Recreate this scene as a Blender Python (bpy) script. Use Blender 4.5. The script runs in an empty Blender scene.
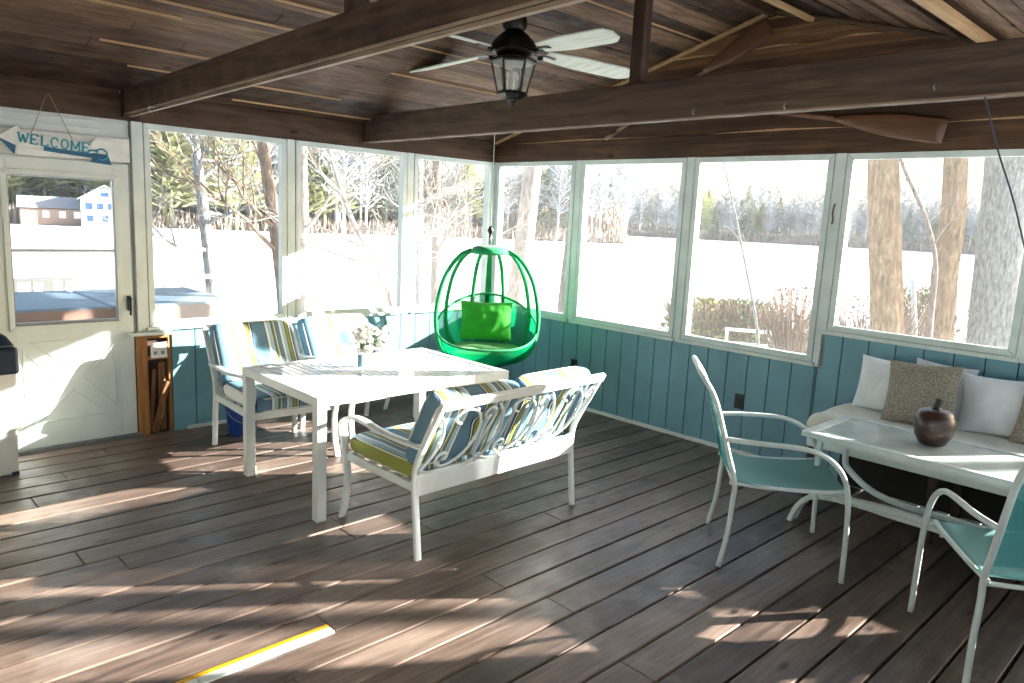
import bpy, bmesh, math, random
from mathutils import Vector, Matrix, noise as mnoise
random.seed(7)
PI = math.pi
scn = bpy.context.scene
COL = scn.collection
V = Vector

# ------------------------------------------------------------------ helpers
def lin(h):
    h = h.lstrip('#')
    out = []
    for i in (0, 2, 4):
        c = int(h[i:i+2], 16) / 255.0
        out.append(c / 12.92 if c <= 0.04045 else ((c + 0.055) / 1.055) ** 2.4)
    return (out[0], out[1], out[2], 1.0)

def spline(pts, n=8):
    pts = [V(p) for p in pts]
    if len(pts) < 3: return pts
    P = [pts[0] * 2 - pts[1]] + pts + [pts[-1] * 2 - pts[-2]]
    out = []
    for i in range(1, len(P) - 2):
        a, b, c, d = P[i-1], P[i], P[i+1], P[i+2]
        for k in range(n):
            t = k / n
            out.append(0.5 * ((2*b) + (c-a)*t + (2*a-5*b+4*c-d)*t*t + (3*b-a-3*c+d)*t**3))
    out.append(pts[-1])
    return out

class MB:
    """collects shapes for one mesh"""
    def __init__(s): s.bm = bmesh.new(); s.mi = 0
    def face(s, vs):
        try:
            f = s.bm.faces.new(vs); f.material_index = s.mi; return f
        except ValueError: return None
    def box(s, c, d, R=None):
        c = V(c); h = V(d) / 2
        vs = []
        for x in (-1, 1):
            for y in (-1, 1):
                for z in (-1, 1):
                    p = V((x*h.x, y*h.y, z*h.z))
                    if R is not None: p = R @ p
                    vs.append(s.bm.verts.new(c + p))
        for q in ((0,1,3,2),(4,6,7,5),(0,4,5,1),(2,3,7,6),(0,2,6,4),(1,5,7,3)):
            s.face([vs[i] for i in q])
        return s
    def b2(s, lo, hi):
        lo = V(lo); hi = V(hi)
        return s.box((lo+hi)/2, hi-lo)
    def bar(s, a, b, w, h, up=(0,0,1)):
        a = V(a); b = V(b); t = (b-a).normalized(); up = V(up)
        if abs(t.dot(up)) > .99: up = V((1,0,0))
        sd = t.cross(up).normalized(); u = sd.cross(t)
        R = Matrix((sd, t, u)).transposed()
        return s.box((a+b)/2, (w, (b-a).length, h), R)
    def sweep(s, pts, w, t, side):
        pts = [V(p) for p in pts]; side = V(side).normalized(); rings = []
        for i, p in enumerate(pts):
            tg = (pts[min(i+1, len(pts)-1)] - pts[max(i-1, 0)]).normalized()
            b = tg.cross(side).normalized()
            k = 0.3
            rg = []
            for (sx, sy) in ((-1,-1+k),(-1+k,-1),(1-k,-1),(1,-1+k),(1,1-k),(1-k,1),(-1+k,1),(-1,1-k)):
                rg.append(s.bm.verts.new(p + side*(sx*w/2) + b*(sy*t/2)))
            rings.append(rg)
        s._skin(rings); return s
    def _skin(s, rings, close=True):
        n = len(rings[0])
        for i in range(len(rings)-1):
            for j in range(n):
                s.face([rings[i][j], rings[i][(j+1)%n], rings[i+1][(j+1)%n], rings[i+1][j]])
        if close:
            s.face(list(reversed(rings[0]))); s.face(rings[-1])
    def tube(s, pts, r, seg=8, close=True):
        pts = [V(p) for p in pts]; n = len(pts)
        rr = r if isinstance(r, (list, tuple)) else [r]*n
        t0 = (pts[1]-pts[0]).normalized()
        nrm = t0.orthogonal().normalized(); rings = []
        for i, p in enumerate(pts):
            tg = (pts[min(i+1, n-1)] - pts[max(i-1, 0)])
            if tg.length < 1e-9: tg = t0
            tg.normalize()
            nrm = (nrm - tg*nrm.dot(tg))
            nrm = nrm.normalized() if nrm.length > 1e-6 else tg.orthogonal().normalized()
            b = tg.cross(nrm)
            rings.append([s.bm.verts.new(p + (nrm*math.cos(2*PI*k/seg) + b*math.sin(2*PI*k/seg))*rr[i]) for k in range(seg)])
        s._skin(rings, close); return s
    def lathe(s, prof, seg=24, c=(0,0,0), R=None, close=True):
        c = V(c); rings = []
        for (r, z) in prof:
            rg = []
            for k in range(seg):
                p = V((r*math.cos(2*PI*k/seg), r*math.sin(2*PI*k/seg), z))
                if R is not None: p = R @ p
                rg.append(s.bm.verts.new(c+p))
            rings.append(rg)
        s._skin(rings, close); return s
    def grid(s, fn, nu, nv, closed_u=False):
        vs = [[s.bm.verts.new(V(fn(i/nu, j/nv))) for j in range(nv+1)] for i in range(nu if closed_u else nu+1)]
        N = len(vs)
        for i in range(nu):
            for j in range(nv):
                s.face([vs[i][j], vs[(i+1)%N][j], vs[(i+1)%N][j+1], vs[i][j+1]])
        return s
    def prism(s, outl, d):
        """outl: 3d outline, d: extrude vector"""
        d = V(d); a = [s.bm.verts.new(V(p)) for p in outl]; b = [s.bm.verts.new(V(p)+d) for p in outl]
        n = len(a); s.face(list(reversed(a))); s.face(b)
        for i in range(n): s.face([a[i], a[(i+1)%n], b[(i+1)%n], b[i]])
        return s
    def tri(s, a, b, c):
        return s.face([s.bm.verts.new(V(a)), s.bm.verts.new(V(b)), s.bm.verts.new(V(c))])
    def quad(s, a, b, c, d):
        return s.face([s.bm.verts.new(V(p)) for p in (a, b, c, d)])
    def ball(s, c, r, sub=2, sc=(1,1,1)):
        ret = bmesh.ops.create_icosphere(s.bm, subdivisions=sub, radius=r)
        c = V(c)
        for v in ret['verts']:
            v.co = V((v.co.x*sc[0], v.co.y*sc[1], v.co.z*sc[2])) + c
        for f in {f for v in ret['verts'] for f in v.link_faces}: f.material_index = s.mi
        return s
    def build(s, name, mats, parent=None, smooth=False, bevel=0, recalc=True):
        if recalc: bmesh.ops.recalc_face_normals(s.bm, faces=s.bm.faces)
        me = bpy.data.meshes.new(name); s.bm.to_mesh(me); s.bm.free()
        if not isinstance(mats, (list, tuple)): mats = [mats]
        for m in mats: me.materials.append(m)
        if smooth:
            for p in me.polygons: p.use_smooth = True
            if smooth == 'auto':
                try: me.set_sharp_from_angle(angle=math.radians(40))
                except Exception: pass
        o = bpy.data.objects.new(name, me); COL.objects.link(o)
        if parent: o.parent = parent
        if bevel:
            b = o.modifiers.new('bevel', 'BEVEL'); b.width = bevel; b.segments = 2; b.limit_method = 'ANGLE'
        return o

def tag(o, label=None, cat=None, group=None, kind=None):
    if label: o['label'] = label
    if cat: o['category'] = cat
    if group: o['group'] = group
    if kind: o['kind'] = kind
    return o

def thing(name, label, cat, loc=(0,0,0), rz=0, group=None):
    o = bpy.data.objects.new(name, None); COL.objects.link(o)
    o.empty_display_size = .1
    o.location = loc; o.rotation_euler = (0, 0, rz)
    return tag(o, label, cat, group)

def struct(name):
    o = bpy.data.objects.new(name, None); COL.objects.link(o); o['kind'] = 'structure'; o.empty_display_size = .1
    return o

def copy_tree(o, parent=None, loc=None, rz=None, label=None):
    c = o.copy(); COL.objects.link(c)
    if parent: c.parent = parent
    if loc is not None: c.location = loc
    if rz is not None: c.rotation_euler = (0, 0, rz)
    if label: c['label'] = label
    for ch in list(o.children): copy_tree(ch, c)
    return c

# ------------------------------------------------------------------ materials
class NT:
    def __init__(s, name):
        s.m = bpy.data.materials.new(name); s.m.use_nodes = True
        s.t = s.m.node_tree; s.b = s.t.nodes['Principled BSDF']; s.out = s.t.nodes['Material Output']
    def n(s, kind, **kw):
        nd = s.t.nodes.new(kind)
        for k, v in kw.items(): setattr(nd, k, v)
        return nd
    def l(s, a, b): s.t.links.new(a, b)
    def math(s, op, a, b=None, clamp=False):
        nd = s.n('ShaderNodeMath', operation=op); nd.use_clamp = clamp
        for i, v in enumerate((a, b)):
            if v is None: continue
            if isinstance(v, (int, float)): nd.inputs[i].default_value = v
            else: s.l(v, nd.inputs[i])
        return nd.outputs[0]
    def mix(s, f, a, b, blend='MIX'):
        nd = s.n('ShaderNodeMix', data_type='RGBA', blend_type=blend)
        for i, v in ((0, f), (6, a), (7, b)):
            if isinstance(v, (int, float, tuple)): nd.inputs[i].default_value = v
            else: s.l(v, nd.inputs[i])
        return nd.outputs[2]
    def ramp(s, f, stops, interp='LINEAR'):
        nd = s.n('ShaderNodeValToRGB'); cr = nd.color_ramp; cr.interpolation = interp
        while len(cr.elements) < len(stops): cr.elements.new(.5)
        for e, (p, c) in zip(cr.elements, stops): e.position = p; e.color = c
        s.l(f, nd.inputs[0]); return nd.outputs[0]
    def coord(s, kind='Object'):
        tc = s.n('ShaderNodeTexCoord'); return tc.outputs[kind]
    def mapv(s, v, scale=(1,1,1), loc=(0,0,0)):
        nd = s.n('ShaderNodeMapping'); nd.inputs['Scale'].default_value = scale; nd.inputs['Location'].default_value = loc
        s.l(v, nd.inputs[0]); return nd.outputs[0]
    def noise(s, v, scale=5, detail=4, rough=.55, dist=0):
        nd = s.n('ShaderNodeTexNoise'); s.l(v, nd.inputs['Vector'])
        nd.inputs['Scale'].default_value = scale; nd.inputs['Detail'].default_value = detail
        nd.inputs['Roughness'].default_value = rough; nd.inputs['Distortion'].default_value = dist
        return nd.outputs['Fac']
    def bump(s, h, strength=.3, dist=.01):
        nd = s.n('ShaderNodeBump'); nd.inputs['Strength'].default_value = strength; nd.inputs['Distance'].default_value = dist
        s.l(h, nd.inputs['Height']); s.l(nd.outputs[0], s.b.inputs['Normal'])
    def set(s, **kw):
        for k, v in kw.items():
            s.b.inputs[k.replace('_', ' ')].default_value = v
        return s

def paint(name, c, rough=.45, var=.12, scale=6, bump=.05, spec=.5, metal=0, scratch=None):
    t = NT(name); co = t.coord()
    f = t.noise(co, scale, 5)
    a = lin(c); d = tuple(x*(1-var*2) for x in a[:3]) + (1,); u = tuple(min(1, x*(1+var)) for x in a[:3]) + (1,)
    col = t.ramp(f, [(.3, d), (.7, u)])
    if scratch:
        g = t.noise(t.mapv(co, (1.5, 1.5, 12)), 9, 6, .7)
        col = t.mix(t.ramp(g, [(.62, (0,0,0,1)), (.70, (1,1,1,1))]), col, lin(scratch))
    t.l(col, t.b.inputs['Base Color'])
    t.set(Roughness=rough, Metallic=metal, Specular_IOR_Level=spec)
    if bump: t.bump(t.noise(co, scale*14, 3), bump, .004)
    return t.m

def wood(name, cols, axis='x', grain=(1, 14, 14), pitch=None, pitch_axis='y', rough=.6, spec=.4, wear=None, knots=None, bump=.2, phase=0, tone=.22):
    """boards run along `axis`; pitch gives each board its own tone"""
    t = NT(name); co = t.coord()
    sep = t.n('ShaderNodeSeparateXYZ'); t.l(co, sep.inputs[0])
    vec = co
    if pitch:
        idx = t.math('FLOOR', t.math('DIVIDE', t.math('SUBTRACT', sep.outputs['XYZ'.index(pitch_axis.upper())], phase), pitch))
        wn = t.n('ShaderNodeTexWhiteNoise', noise_dimensions='1D'); t.l(idx, wn.inputs['W'])
        off = t.n('ShaderNodeVectorMath', operation='SCALE'); t.l(wn.outputs['Color'], off.inputs[0]); off.inputs[3].default_value = 40
        ad = t.n('ShaderNodeVectorMath', operation='ADD'); t.l(co, ad.inputs[0]); t.l(off.outputs[0], ad.inputs[1]); vec = ad.outputs[0]
    g = t.noise(t.mapv(vec, grain), 2.2, 8, .62, .6)
    big = t.noise(t.mapv(vec, tuple(max(.6, x*.12) for x in grain)), 1.6, 4, .55)
    f = t.math('ADD', t.math('MULTIPLY', g, .62), t.math('MULTIPLY', big, .38))
    if pitch:
        f = t.math('ADD', f, t.math('MULTIPLY', t.math('SUBTRACT', wn.outputs['Value'], .5), tone))
    n = len(cols)
    col = t.ramp(f, [(.30 + .42*i/(n-1), lin(c)) for i, c in enumerate(cols)])
    if knots:
        vo = t.n('ShaderNodeTexVoronoi'); vo.inputs['Scale'].default_value = 1.0
        t.l(t.mapv(vec, tuple(2.0 if x < 2 else 5.0 for x in grain)), vo.inputs['Vector'])
        k = t.ramp(vo.outputs['Distance'], [(.04, (1,1,1,1)), (.11, (0,0,0,1))])
        col = t.mix(k, col, lin(knots))
    if wear:
        w = t.noise(co, 2.3, 7, .65, .4)
        col = t.mix(t.ramp(w, [(.56, (0,0,0,1)), (.72, (.55,.55,.55,1))]), col, lin(wear))
    t.l(col, t.b.inputs['Base Color']); t.set(Roughness=rough, Specular_IOR_Level=spec)
    rr = t.ramp(t.noise(co, 7, 5), [(.3, (rough*.75,)*3+(1,)), (.7, (min(1, rough*1.2),)*3+(1,))])
    t.l(rr, t.b.inputs['Roughness'])
    t.bump(g, bump, .004)
    return t.m

def veil(name, c, amount, transl=.5):
    """thin woven mesh: mostly see-through, the threads catch light"""
    t = NT(name); t.t.nodes.remove(t.b)
    tr = t.n('ShaderNodeBsdfTransparent'); df = t.n('ShaderNodeBsdfDiffuse'); tl = t.n('ShaderNodeBsdfTranslucent')
    df.inputs[0].default_value = lin(c); tl.inputs[0].default_value = lin(c)
    m1 = t.n('ShaderNodeMixShader'); m1.inputs[0].default_value = transl; t.l(df.outputs[0], m1.inputs[1]); t.l(tl.outputs[0], m1.inputs[2])
    m2 = t.n('ShaderNodeMixShader'); m2.inputs[0].default_value = amount; t.l(tr.outputs[0], m2.inputs[1]); t.l(m1.outputs[0], m2.inputs[2])
    t.l(m2.outputs[0], t.out.inputs[0]); return t.m

def fabric(name, c, rough=.85, var=.1, weave=260, bump=.25, sheen=.2):
    t = NT(name); co = t.coord(); a = lin(c)
    f = t.noise(co, 9, 5)
    t.l(t.ramp(f, [(.3, tuple(x*(1-var*1.6) for x in a[:3])+(1,)), (.7, tuple(min(1, x*(1+var)) for x in a[:3])+(1,))]), t.b.inputs['Base Color'])
    t.set(Roughness=rough, Specular_IOR_Level=.25); t.b.inputs['Sheen Weight'].default_value = sheen
    t.bump(t.noise(co, weave, 2), bump, .003); return t.m

M = {}
M['deck'] = wood('deck_boards', ['#3b312b', '#57483f', '#716157', '#8d7d71'], grain=(1.1, 16, 16), pitch=.182, phase=-4.71, rough=.42, spec=.6, wear='#948a82', knots='#2a1f1c', bump=.22)
M['deck_shade_black'] = paint('deck_and_shade_black', '#15100e', .9)  # hidden deck and roof parts, also the painted shade below the daybed
M['ceil'] = wood('ceiling_boards', ['#261b15', '#453429', '#604b3b', '#7c654f'], grain=(1.6, 16, 16), pitch=.1467, pitch_axis='y', rough=.7, spec=.25, knots='#1d120c', bump=.3, tone=.30)
M['pale_wood'] = wood('fresh_pine', ['#7d6147', '#a5855f', '#c4a67e'], grain=(1, 20, 20), rough=.65, bump=.2)
M['worn'] = wood('worn_grey_edge', ['#5f4f42', '#83705f', '#a38f7b'], grain=(20, 1, 20), rough=.7, bump=.2)
M['beam'] = wood('old_beam', ['#281f1b', '#3f332c', '#554639', '#6b5a4c'], grain=(14, .9, 14), rough=.72, spec=.25, knots='#1c130e', bump=.4)
M['beamx'] = wood('old_header', ['#261b15', '#3a2b22', '#503d2f', '#654d3b'], grain=(.9, 14, 14), rough=.72, spec=.25, knots='#1c130e', bump=.4)
M['gable'] = wood('gable_boards', ['#2c1f17', '#443124', '#604632', '#7e5e41'], grain=(14, .8, 14), pitch=.2, pitch_axis='z', rough=.7, spec=.25, knots='#20140d', bump=.3)
M['post_wood'] = wood('dark_post', ['#21150f', '#33221a', '#453026'], grain=(14, 14, .9), rough=.7)
M['stud'] = wood('bare_stud', ['#6e4a27', '#96683a', '#b5854f'], grain=(14, 14, 1), rough=.7)
M['scrap'] = wood('offcut_wood', ['#4a3220', '#765234', '#9c7650'], grain=(12, 12, 1.4), rough=.8)
M['oar'] = wood('varnished_oar', ['#3a2519', '#553a29', '#71513a'], grain=(10, 1, 10), rough=.45)
M['teal'] = paint('teal_paint', '#6896a4', .5, .08, 3, .08)
M['white'] = paint('white_paint', '#d0d8d6', .5, .06, 4, .06)
M['trim'] = paint('trim_paint', '#c8d3d0', .45, .07, 5, .08)
M['door'] = paint('door_paint', '#c6d0ce', .42, .05, 3, .03)
M['metal'] = paint('white_metal', '#dbe1e0', .33, .04, 8, .02)
M['metal2'] = paint('off_white_metal', '#c8d1d0', .36, .06, 9, .03)
M['gloss'] = paint('glossy_white_metal', '#d5dde0', .14, .03, 8, .01)
M['dark'] = paint('black_iron', '#14120f', .45, .2, 20, .05)
M['seam'] = paint('dark_gap', '#1a1714', .9)
M['galv'] = paint('galvanised', '#8d9294', .35, .1, 14, .05, metal=.8)
M['screen'] = veil('window_screen', '#e6e8e6', .045, .22)
M['egg'] = fabric('green_webbing', '#079455', .7, .12)
M['eggmesh'] = veil('green_mesh', '#06905a', .80, .45)
M['eggveil'] = veil('pale_green_mesh', '#35c77a', .30, .6)
M['greenpillow'] = fabric('leaf_green_cotton', '#2f9c2a', .8, .12)
M['sling'] = veil('teal_sling', '#86b0b0', .86, .25)  # seat tone lightened to hold the reflected sheen
M['slingback'] = veil('teal_sling_mesh', '#356669', .68, .2)
M['cream'] = fabric('cream_canvas', '#d9d6c8', .85, .05)
M['pillow_white'] = fabric('white_cotton', '#dde1e6', .85, .05)
M['navy'] = paint('navy_plastic', '#1b2a3c', .35, .1)
M['binwhite'] = paint('bin_plastic', '#cfd2cd', .4, .05)
M['bluebin'] = paint('blue_plastic', '#17408c', .35, .1)
M['tubtop'] = paint('tub_cover_vinyl', '#647c8a', .5, .08, 2)
M['tubside'] = paint('tub_cover_skirt', '#84695c', .55, .08, 3)
M['outlet_b'] = paint('black_outlet', '#15171a', .4)
M['outlet_w'] = paint('white_outlet', '#e6e6e2', .4)
M['yellow'] = paint('yellow_tape', '#d9a514', .5, .1)
M['vaseblue'] = paint('blue_grey_glaze', '#5d7d8c', .3, .1)
M['petal'] = fabric('white_petals', '#f3f1ea', .8, .05)
M['leaf'] = fabric('vase_leaves', '#4f7436', .7, .2)
M['signblue'] = paint('sign_navy', '#1d5a7d', .6, .15)
M['signteal'] = paint('sign_teal', '#2b93a6', .6, .12)
M['signwhite'] = paint('sign_board', '#d8dbd6', .7, .1, 8, .1, scratch='#8d8478')
M['string'] = fabric('jute_string', '#a3865c', .9)
M['bluecord'] = fabric('blue_cord', '#262f4a', .7)
M['housewhite'] = paint('white_clapboard', '#e8eaec', .7)
M['houseblue'] = paint('blue_window', '#26456a', .4)
M['housered'] = paint('red_brown_siding', '#7a6a62', .7)
M['houseroof'] = paint('grey_roof', '#8b9096', .8)
M['bluefar'] = paint('blue_barrel', '#2e6fb8', .5)
M['hub'] = paint('oil_bronze', '#1b1613', .4, .2, 12, .05, metal=.5)
M['blade_top'] = wood('weathered_blade', ['#9fa79c', '#c3c9be', '#d9ded4'], grain=(14, 1, 14), rough=.55)

def pillow_speckle():
    t = NT('speckled_linen'); co = t.coord()
    f = t.noise(t.mapv(co, (1, 1, 1)), 150, 3, .7)
    t.l(t.ramp(f, [(.35, lin('#655d52')), (.5, lin('#8c8477')), (.62, lin('#b8b1a4'))]), t.b.inputs['Base Color'])
    t.set(Roughness=.9, Specular_IOR_Level=.2); t.bump(f, .4, .004); return t.m
M['speckle'] = pillow_speckle()

def stripes(name, phase):
    t = NT(name); co = t.coord()
    sep = t.n('ShaderNodeSeparateXYZ'); t.l(co, sep.inputs[0])
    w = t.math('MULTIPLY', t.noise(co, 3, 2), .012)
    f = t.math('FRACT', t.math('DIVIDE', t.math('ADD', t.math('ADD', sep.outputs[0], w), phase), .30))
    B, Nv, W, O, L, K = (lin(x) for x in ('#5f8296', '#2a3950', '#dfe3de', '#878b45', '#9dbccb', '#46443a'))
    seq = [(0, B), (.17, Nv), (.20, W), (.225, Nv), (.25, O), (.33, K), (.345, L), (.43, W), (.475, B), (.58, K), (.59, W), (.61, O), (.66, Nv), (.68, L), (.78, W), (.83, K), (.845, B)]
    col = t.ramp(f, seq, 'CONSTANT')
    t.l(col, t.b.inputs['Base Color']); t.set(Roughness=.75, Specular_IOR_Level=.3)
    t.bump(t.noise(co, 300, 2), .2, .003); return t.m
M['stripe'] = stripes('striped_canvas', 2.4255)
M['stripe2'] = stripes('striped_seat_canvas', 2.476)

def glass_top():
    t = NT('rippled_table_glass'); co = t.coord()
    t.l(t.ramp(t.noise(co, 5, 4), [(.3, lin('#b4c8c5')), (.7, lin('#dbe6e2'))]), t.b.inputs['Base Color'])
    t.set(Roughness=.16, Specular_IOR_Level=.6, Alpha=.74)
    t.bump(t.noise(co, 60, 3), .12, .004); return t.m
M['tableglass'] = glass_top()

def lantern_glass():
    t = NT('lantern_glass')
    t.set(Base_Color=lin('#c9d2cc'), Roughness=.12, Specular_IOR_Level=.6, Alpha=.22); return t.m
M['lglass'] = lantern_glass()

def clear_plastic():
    t = NT('clear_plastic'); t.set(Base_Color=lin('#d8d0b8'), Roughness=.2, Alpha=.82); return t.m
M['clear'] = clear_plastic()

def glaze():
    t = NT('brown_glaze'); co = t.coord()
    t.l(t.ramp(t.noise(t.mapv(co, (1, 1, 3)), 9, 6, .65), [(.35, lin('#1c110d')), (.55, lin('#3b2219')), (.7, lin('#6a5648'))]), t.b.inputs['Base Color'])
    t.set(Roughness=.38, Specular_IOR_Level=.5); t.b.inputs['Coat Weight'].default_value = .15; return t.m
M['glaze'] = glaze()

def snow():
    t = NT('snow'); co = t.coord()
    t.l(t.ramp(t.noise(co, .5, 5), [(.3, lin('#e4e8ee')), (.7, lin('#f7f8fa'))]), t.b.inputs['Base Color'])
    t.set(Roughness=.8, Specular_IOR_Level=.2); t.bump(t.noise(co, 3, 5), .3, .05); return t.m
M['snow'] = snow()

def bark(name, cols, sc=6):
    t = NT(name); co = t.coord()
    f = t.noise(t.mapv(co, (3.2, 3.2, .8)), sc*1.3, 8, .72, .3)
    n = len(cols)
    t.l(t.ramp(f, [(.32 + .36*i/(n-1), lin(c)) for i, c in enumerate(cols)]), t.b.inputs['Base Color'])
    t.set(Roughness=.9, Specular_IOR_Level=.15); t.bump(f, .7, .03); return t.m
M['bark_tan'] = bark('tan_bark', ['#4a3d30', '#6a5842', '#846f55', '#9c8a70'])
M['bark_grey'] = bark('grey_bark', ['#454744', '#64676a', '#80847f', '#9a9e9b'], 9)
M['bark_brown'] = bark('brown_bark', ['#4c4239', '#6f6255', '#918476'])
M['bark_pale'] = bark('pale_birch_bark', ['#7d7268', '#a39a8f', '#bdb6ac'])
M['bark_dark'] = bark('dark_bark', ['#4a4440', '#6c645e', '#8e867e'])
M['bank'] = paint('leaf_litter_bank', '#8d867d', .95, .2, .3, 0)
M['twig_far'] = paint('hazed_far_twigs', '#a3a9ae', .9, .2, .2, 0)  # distance haze is paled into this twig colour
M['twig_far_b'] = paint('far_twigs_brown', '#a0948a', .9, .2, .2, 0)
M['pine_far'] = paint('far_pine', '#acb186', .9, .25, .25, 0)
M['pine_far_d'] = paint('hazed_far_spruce', '#8c988f', .9, .25, .25, 0)  # spruce colour greyed and lightened to paint in the haze
M['bush_y'] = paint('olive_leaves', '#83813f', .8, .25, 3, 0)
M['bush_b'] = paint('brown_twigs', '#6e5a4b', .9, .2, 3, 0)
M['bush_g'] = paint('green_leaves', '#68743f', .8, .25, 3, 0)

# ------------------------------------------------------------------ room
ZT, ZS, ZS2 = 2.305, .80, 1.044       # window tops, sill, high sill
RY, RZ, EZ = -2.95, 3.33, 2.49         # ridge y, ridge z, eave z
XW, YS = -6.3, -6.25                   # west wall and south wall
slope = (RZ - EZ) / -RY

def floor():
    mb = MB(); P = .182; ph = -4.71; g = .0135
    k0 = int((YS - ph) / P) - 1; k1 = int((0.2 - ph) / P) + 1
    for k in range(k0, k1):
        y0 = ph + k*P + g/2; y1 = ph + (k+1)*P - g/2
        x = XW - random.random()*3
        while x < 0.02:
            x1 = min(0.02, x + random.choice((2.4, 3.0, 3.6, 4.2)))
            a = max(x, XW)
            if x1 > a + .02:
                dz = random.uniform(-.0015, .0015)
                mb.b2((a + .0015, max(y0, YS), -.035), (x1 - .0015, min(y1, .02), dz))
            x = x1
    o = mb.build('floor', M['deck'], bevel=.004); o['kind'] = 'structure'
    u = MB().b2((XW, YS, -.12), (.05, .05, -.06)).build('deck_joist_shadow_board', M['deck_shade_black'], o)
floor()

def ceiling():
    o = struct('ceiling')
    # two slopes of boards running along x
    for side in (0, 1):
        mb = MB(); L = math.hypot(RY, RZ-EZ); P = .1467; n = int(L / P) + (1 if side == 0 else 5)
        pale = []
        for k in range(-1, n):
            s0 = k*P + .0035; s1 = (k+1)*P - .0035
            def pt(s, x, off):
                y = RY * s / L; z = EZ + (RZ-EZ) * s / L
                nrm = V((0, (RZ-EZ), -RY)).normalized() if True else None
                p = V((x, y, z)) + V((0, -nrm.y*0 , 0)) + V((0, nrm.y*-1*0, off))
                if side: p.y = 2*RY - p.y
                return p
            if side == 0 and s0 > L: continue
            s1 = min(s1, L); s0 = min(s0, L - .002)
            if side and k >= int(L/P)+1: continue
            off = random.uniform(0, .018)
            x = XW - .3 - random.random()*2
            while x < .15:
                x1 = min(.15, x + random.choice((1.8, 2.4, 3.0, 3.6)))
                a = [pt(s0, x+.002, off), pt(s1, x+.002, off+.008), pt(s1, x1-.002, off+.008), pt(s0, x1-.002, off)]
                mb.prism(a, (0, 0, .03)); x = x1
            if random.random() < (.75 if side == 0 else .45):
                xa = random.uniform(-5.5, -1.8); xb = xa + random.uniform(.7, 2.4); pale.append((k, xa, min(xb, -.05)))
        mb.build('roof_board', M['ceil'], o)
        pb = MB()
        for (k, xa, xb) in pale:
            s0 = k*P - .006; s1 = s0 + random.uniform(.004, .011)
            pts = [pt(s0, xa, -.002), pt(s1, xa, -.002), pt(s1, xb, -.002), pt(s0, xb, -.002)]
            pb.prism(pts, (0, 0, .012))
        pb.build('pale_board_edge', M['pale_wood'], o)
        # outer roof deck keeps daylight out
        rb = MB()
        a = [pt(-.6, XW-.3, .07), pt(L, XW-.3, .07), pt(L, .12, .07), pt(-.6, .12, .07)]
        if side: a = [pt(-1.2, XW-.3, .07), pt(L, XW-.3, .07), pt(L, .12, .07), pt(-1.2, .12, .07)]
        rb.prism(a, (0, 0, .05)); rb.build('roof_deck', M['deck_shade_black'], o)
    # pale battens under the right slope
    for yb, w in ((-4.42, .10), (-3.25, .05), (-5.0, .07)):
        z = RZ - slope * (RY - yb) * 1.0 - .03
        MB().box((-1.6, yb, z), (3.1, w, .03), Matrix.Rotation(math.atan(slope), 3, 'X')).build('batten', M['pale_wood'], o)
ceiling()

# beams and king posts
def beams():
    for i, (x, zb, zt, tz) in enumerate(((-1.56, 2.345, 2.568, .004), (-3.505, 2.345, 2.515, .022))):
        def bx(x0, x1, a, b, name, mat, par=None, bev=0):   # beam tilts a little toward the ridge
            pts = [(x0, -.02, a), (x1, -.02, a), (x1, -.02, b), (x0, -.02, b)]
            ln = YS + .02
            q = MB().prism(pts, (0, ln, -ln*tz)); return q.build(name, mat, par, bevel=bev)
        o = bx(x-.04, x+(.012 if i else .05), zb, zt, 'ceiling_beam', M['beam'], None, .008); o['kind'] = 'structure'
        bx(x-.042, x-.034, zb-.004, zb+.006, 'worn_edge', M['worn'], o)
        if i: bx(x-.012, x+.012, zb-.016, zb+.001, 'nailer_strip', M['worn'], o)
        MB().b2((x-.03, RY-.042, zt+.05*0+tz*2.95), (x+.045, RY+.042, RZ+.02)).build('king_post', M['post_wood'], o, bevel=.005)
        MB().b2((x-.05, -.05, zt-.19), (x+.06, .0, zt-.005)).build('beam_end_block', M['post_wood'], o)
    r = MB().b2((XW, RY-.02, RZ-.05), (.05, RY+.02, RZ+.01)).build('ceiling_beam', M['beamx'], bevel=.004); r['kind'] = 'structure'
beams()

def frame4(mb, ax, a0, a1, z0, z1, w, d0, d1):
    """mitred casing in the plane of the wall; ax 'x' (left wall, y=const) or 'y' (right wall)"""
    def P(a, z, d): return (a, d, z) if ax == 'x' else (d, a, z)
    e = .0016
    quads = [[(a0, z0+e), (a0, z1-e), (a0+w, z1-w-e), (a0+w, z0+w+e)], [(a1, z0+e), (a1, z1-e), (a1-w, z1-w-e), (a1-w, z0+w+e)],
             [(a0+e, z1), (a1-e, z1), (a1-w-e, z1-w), (a0+w+e, z1-w)], [(a0+e, z0), (a1-e, z0), (a1-w-e, z0+w), (a0+w+e, z0+w)]]
    for q in quads:
        dv = V(P(0, 0, d1)) - V(P(0, 0, d0))
        mb.prism([P(a, z, d0) for a, z in q], dv)

def window(n, ax, a0, a1, z0, z1, sill=True):
    o = struct('window_%d' % n)
    def P(a, z, d): return (a, d, z) if ax == 'x' else (d, a, z)
    mb = MB(); frame4(mb, ax, a0+.003, a1-.003, z0, z1, .042, -.014, .012); mb.build('window_frame', M['trim'], o, bevel=.002)
    mb = MB(); frame4(mb, ax, a0+.004, a1-.004, z0+.002, z1-.002, .034, .013, .066); mb.build('window_jamb', M['trim'], o)
    MB().b2(P(a0+.01, z0+.01, .052), P(a1-.01, z1-.01, .0535)).build('window_screen', M['screen'], o)
    if sill:
        MB().b2(P(a0-.02, z0-.028, -.04), P(a1+.02, z0-.001, .02)).build('sill', M['trim'], o, bevel=.003)
    return o

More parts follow.
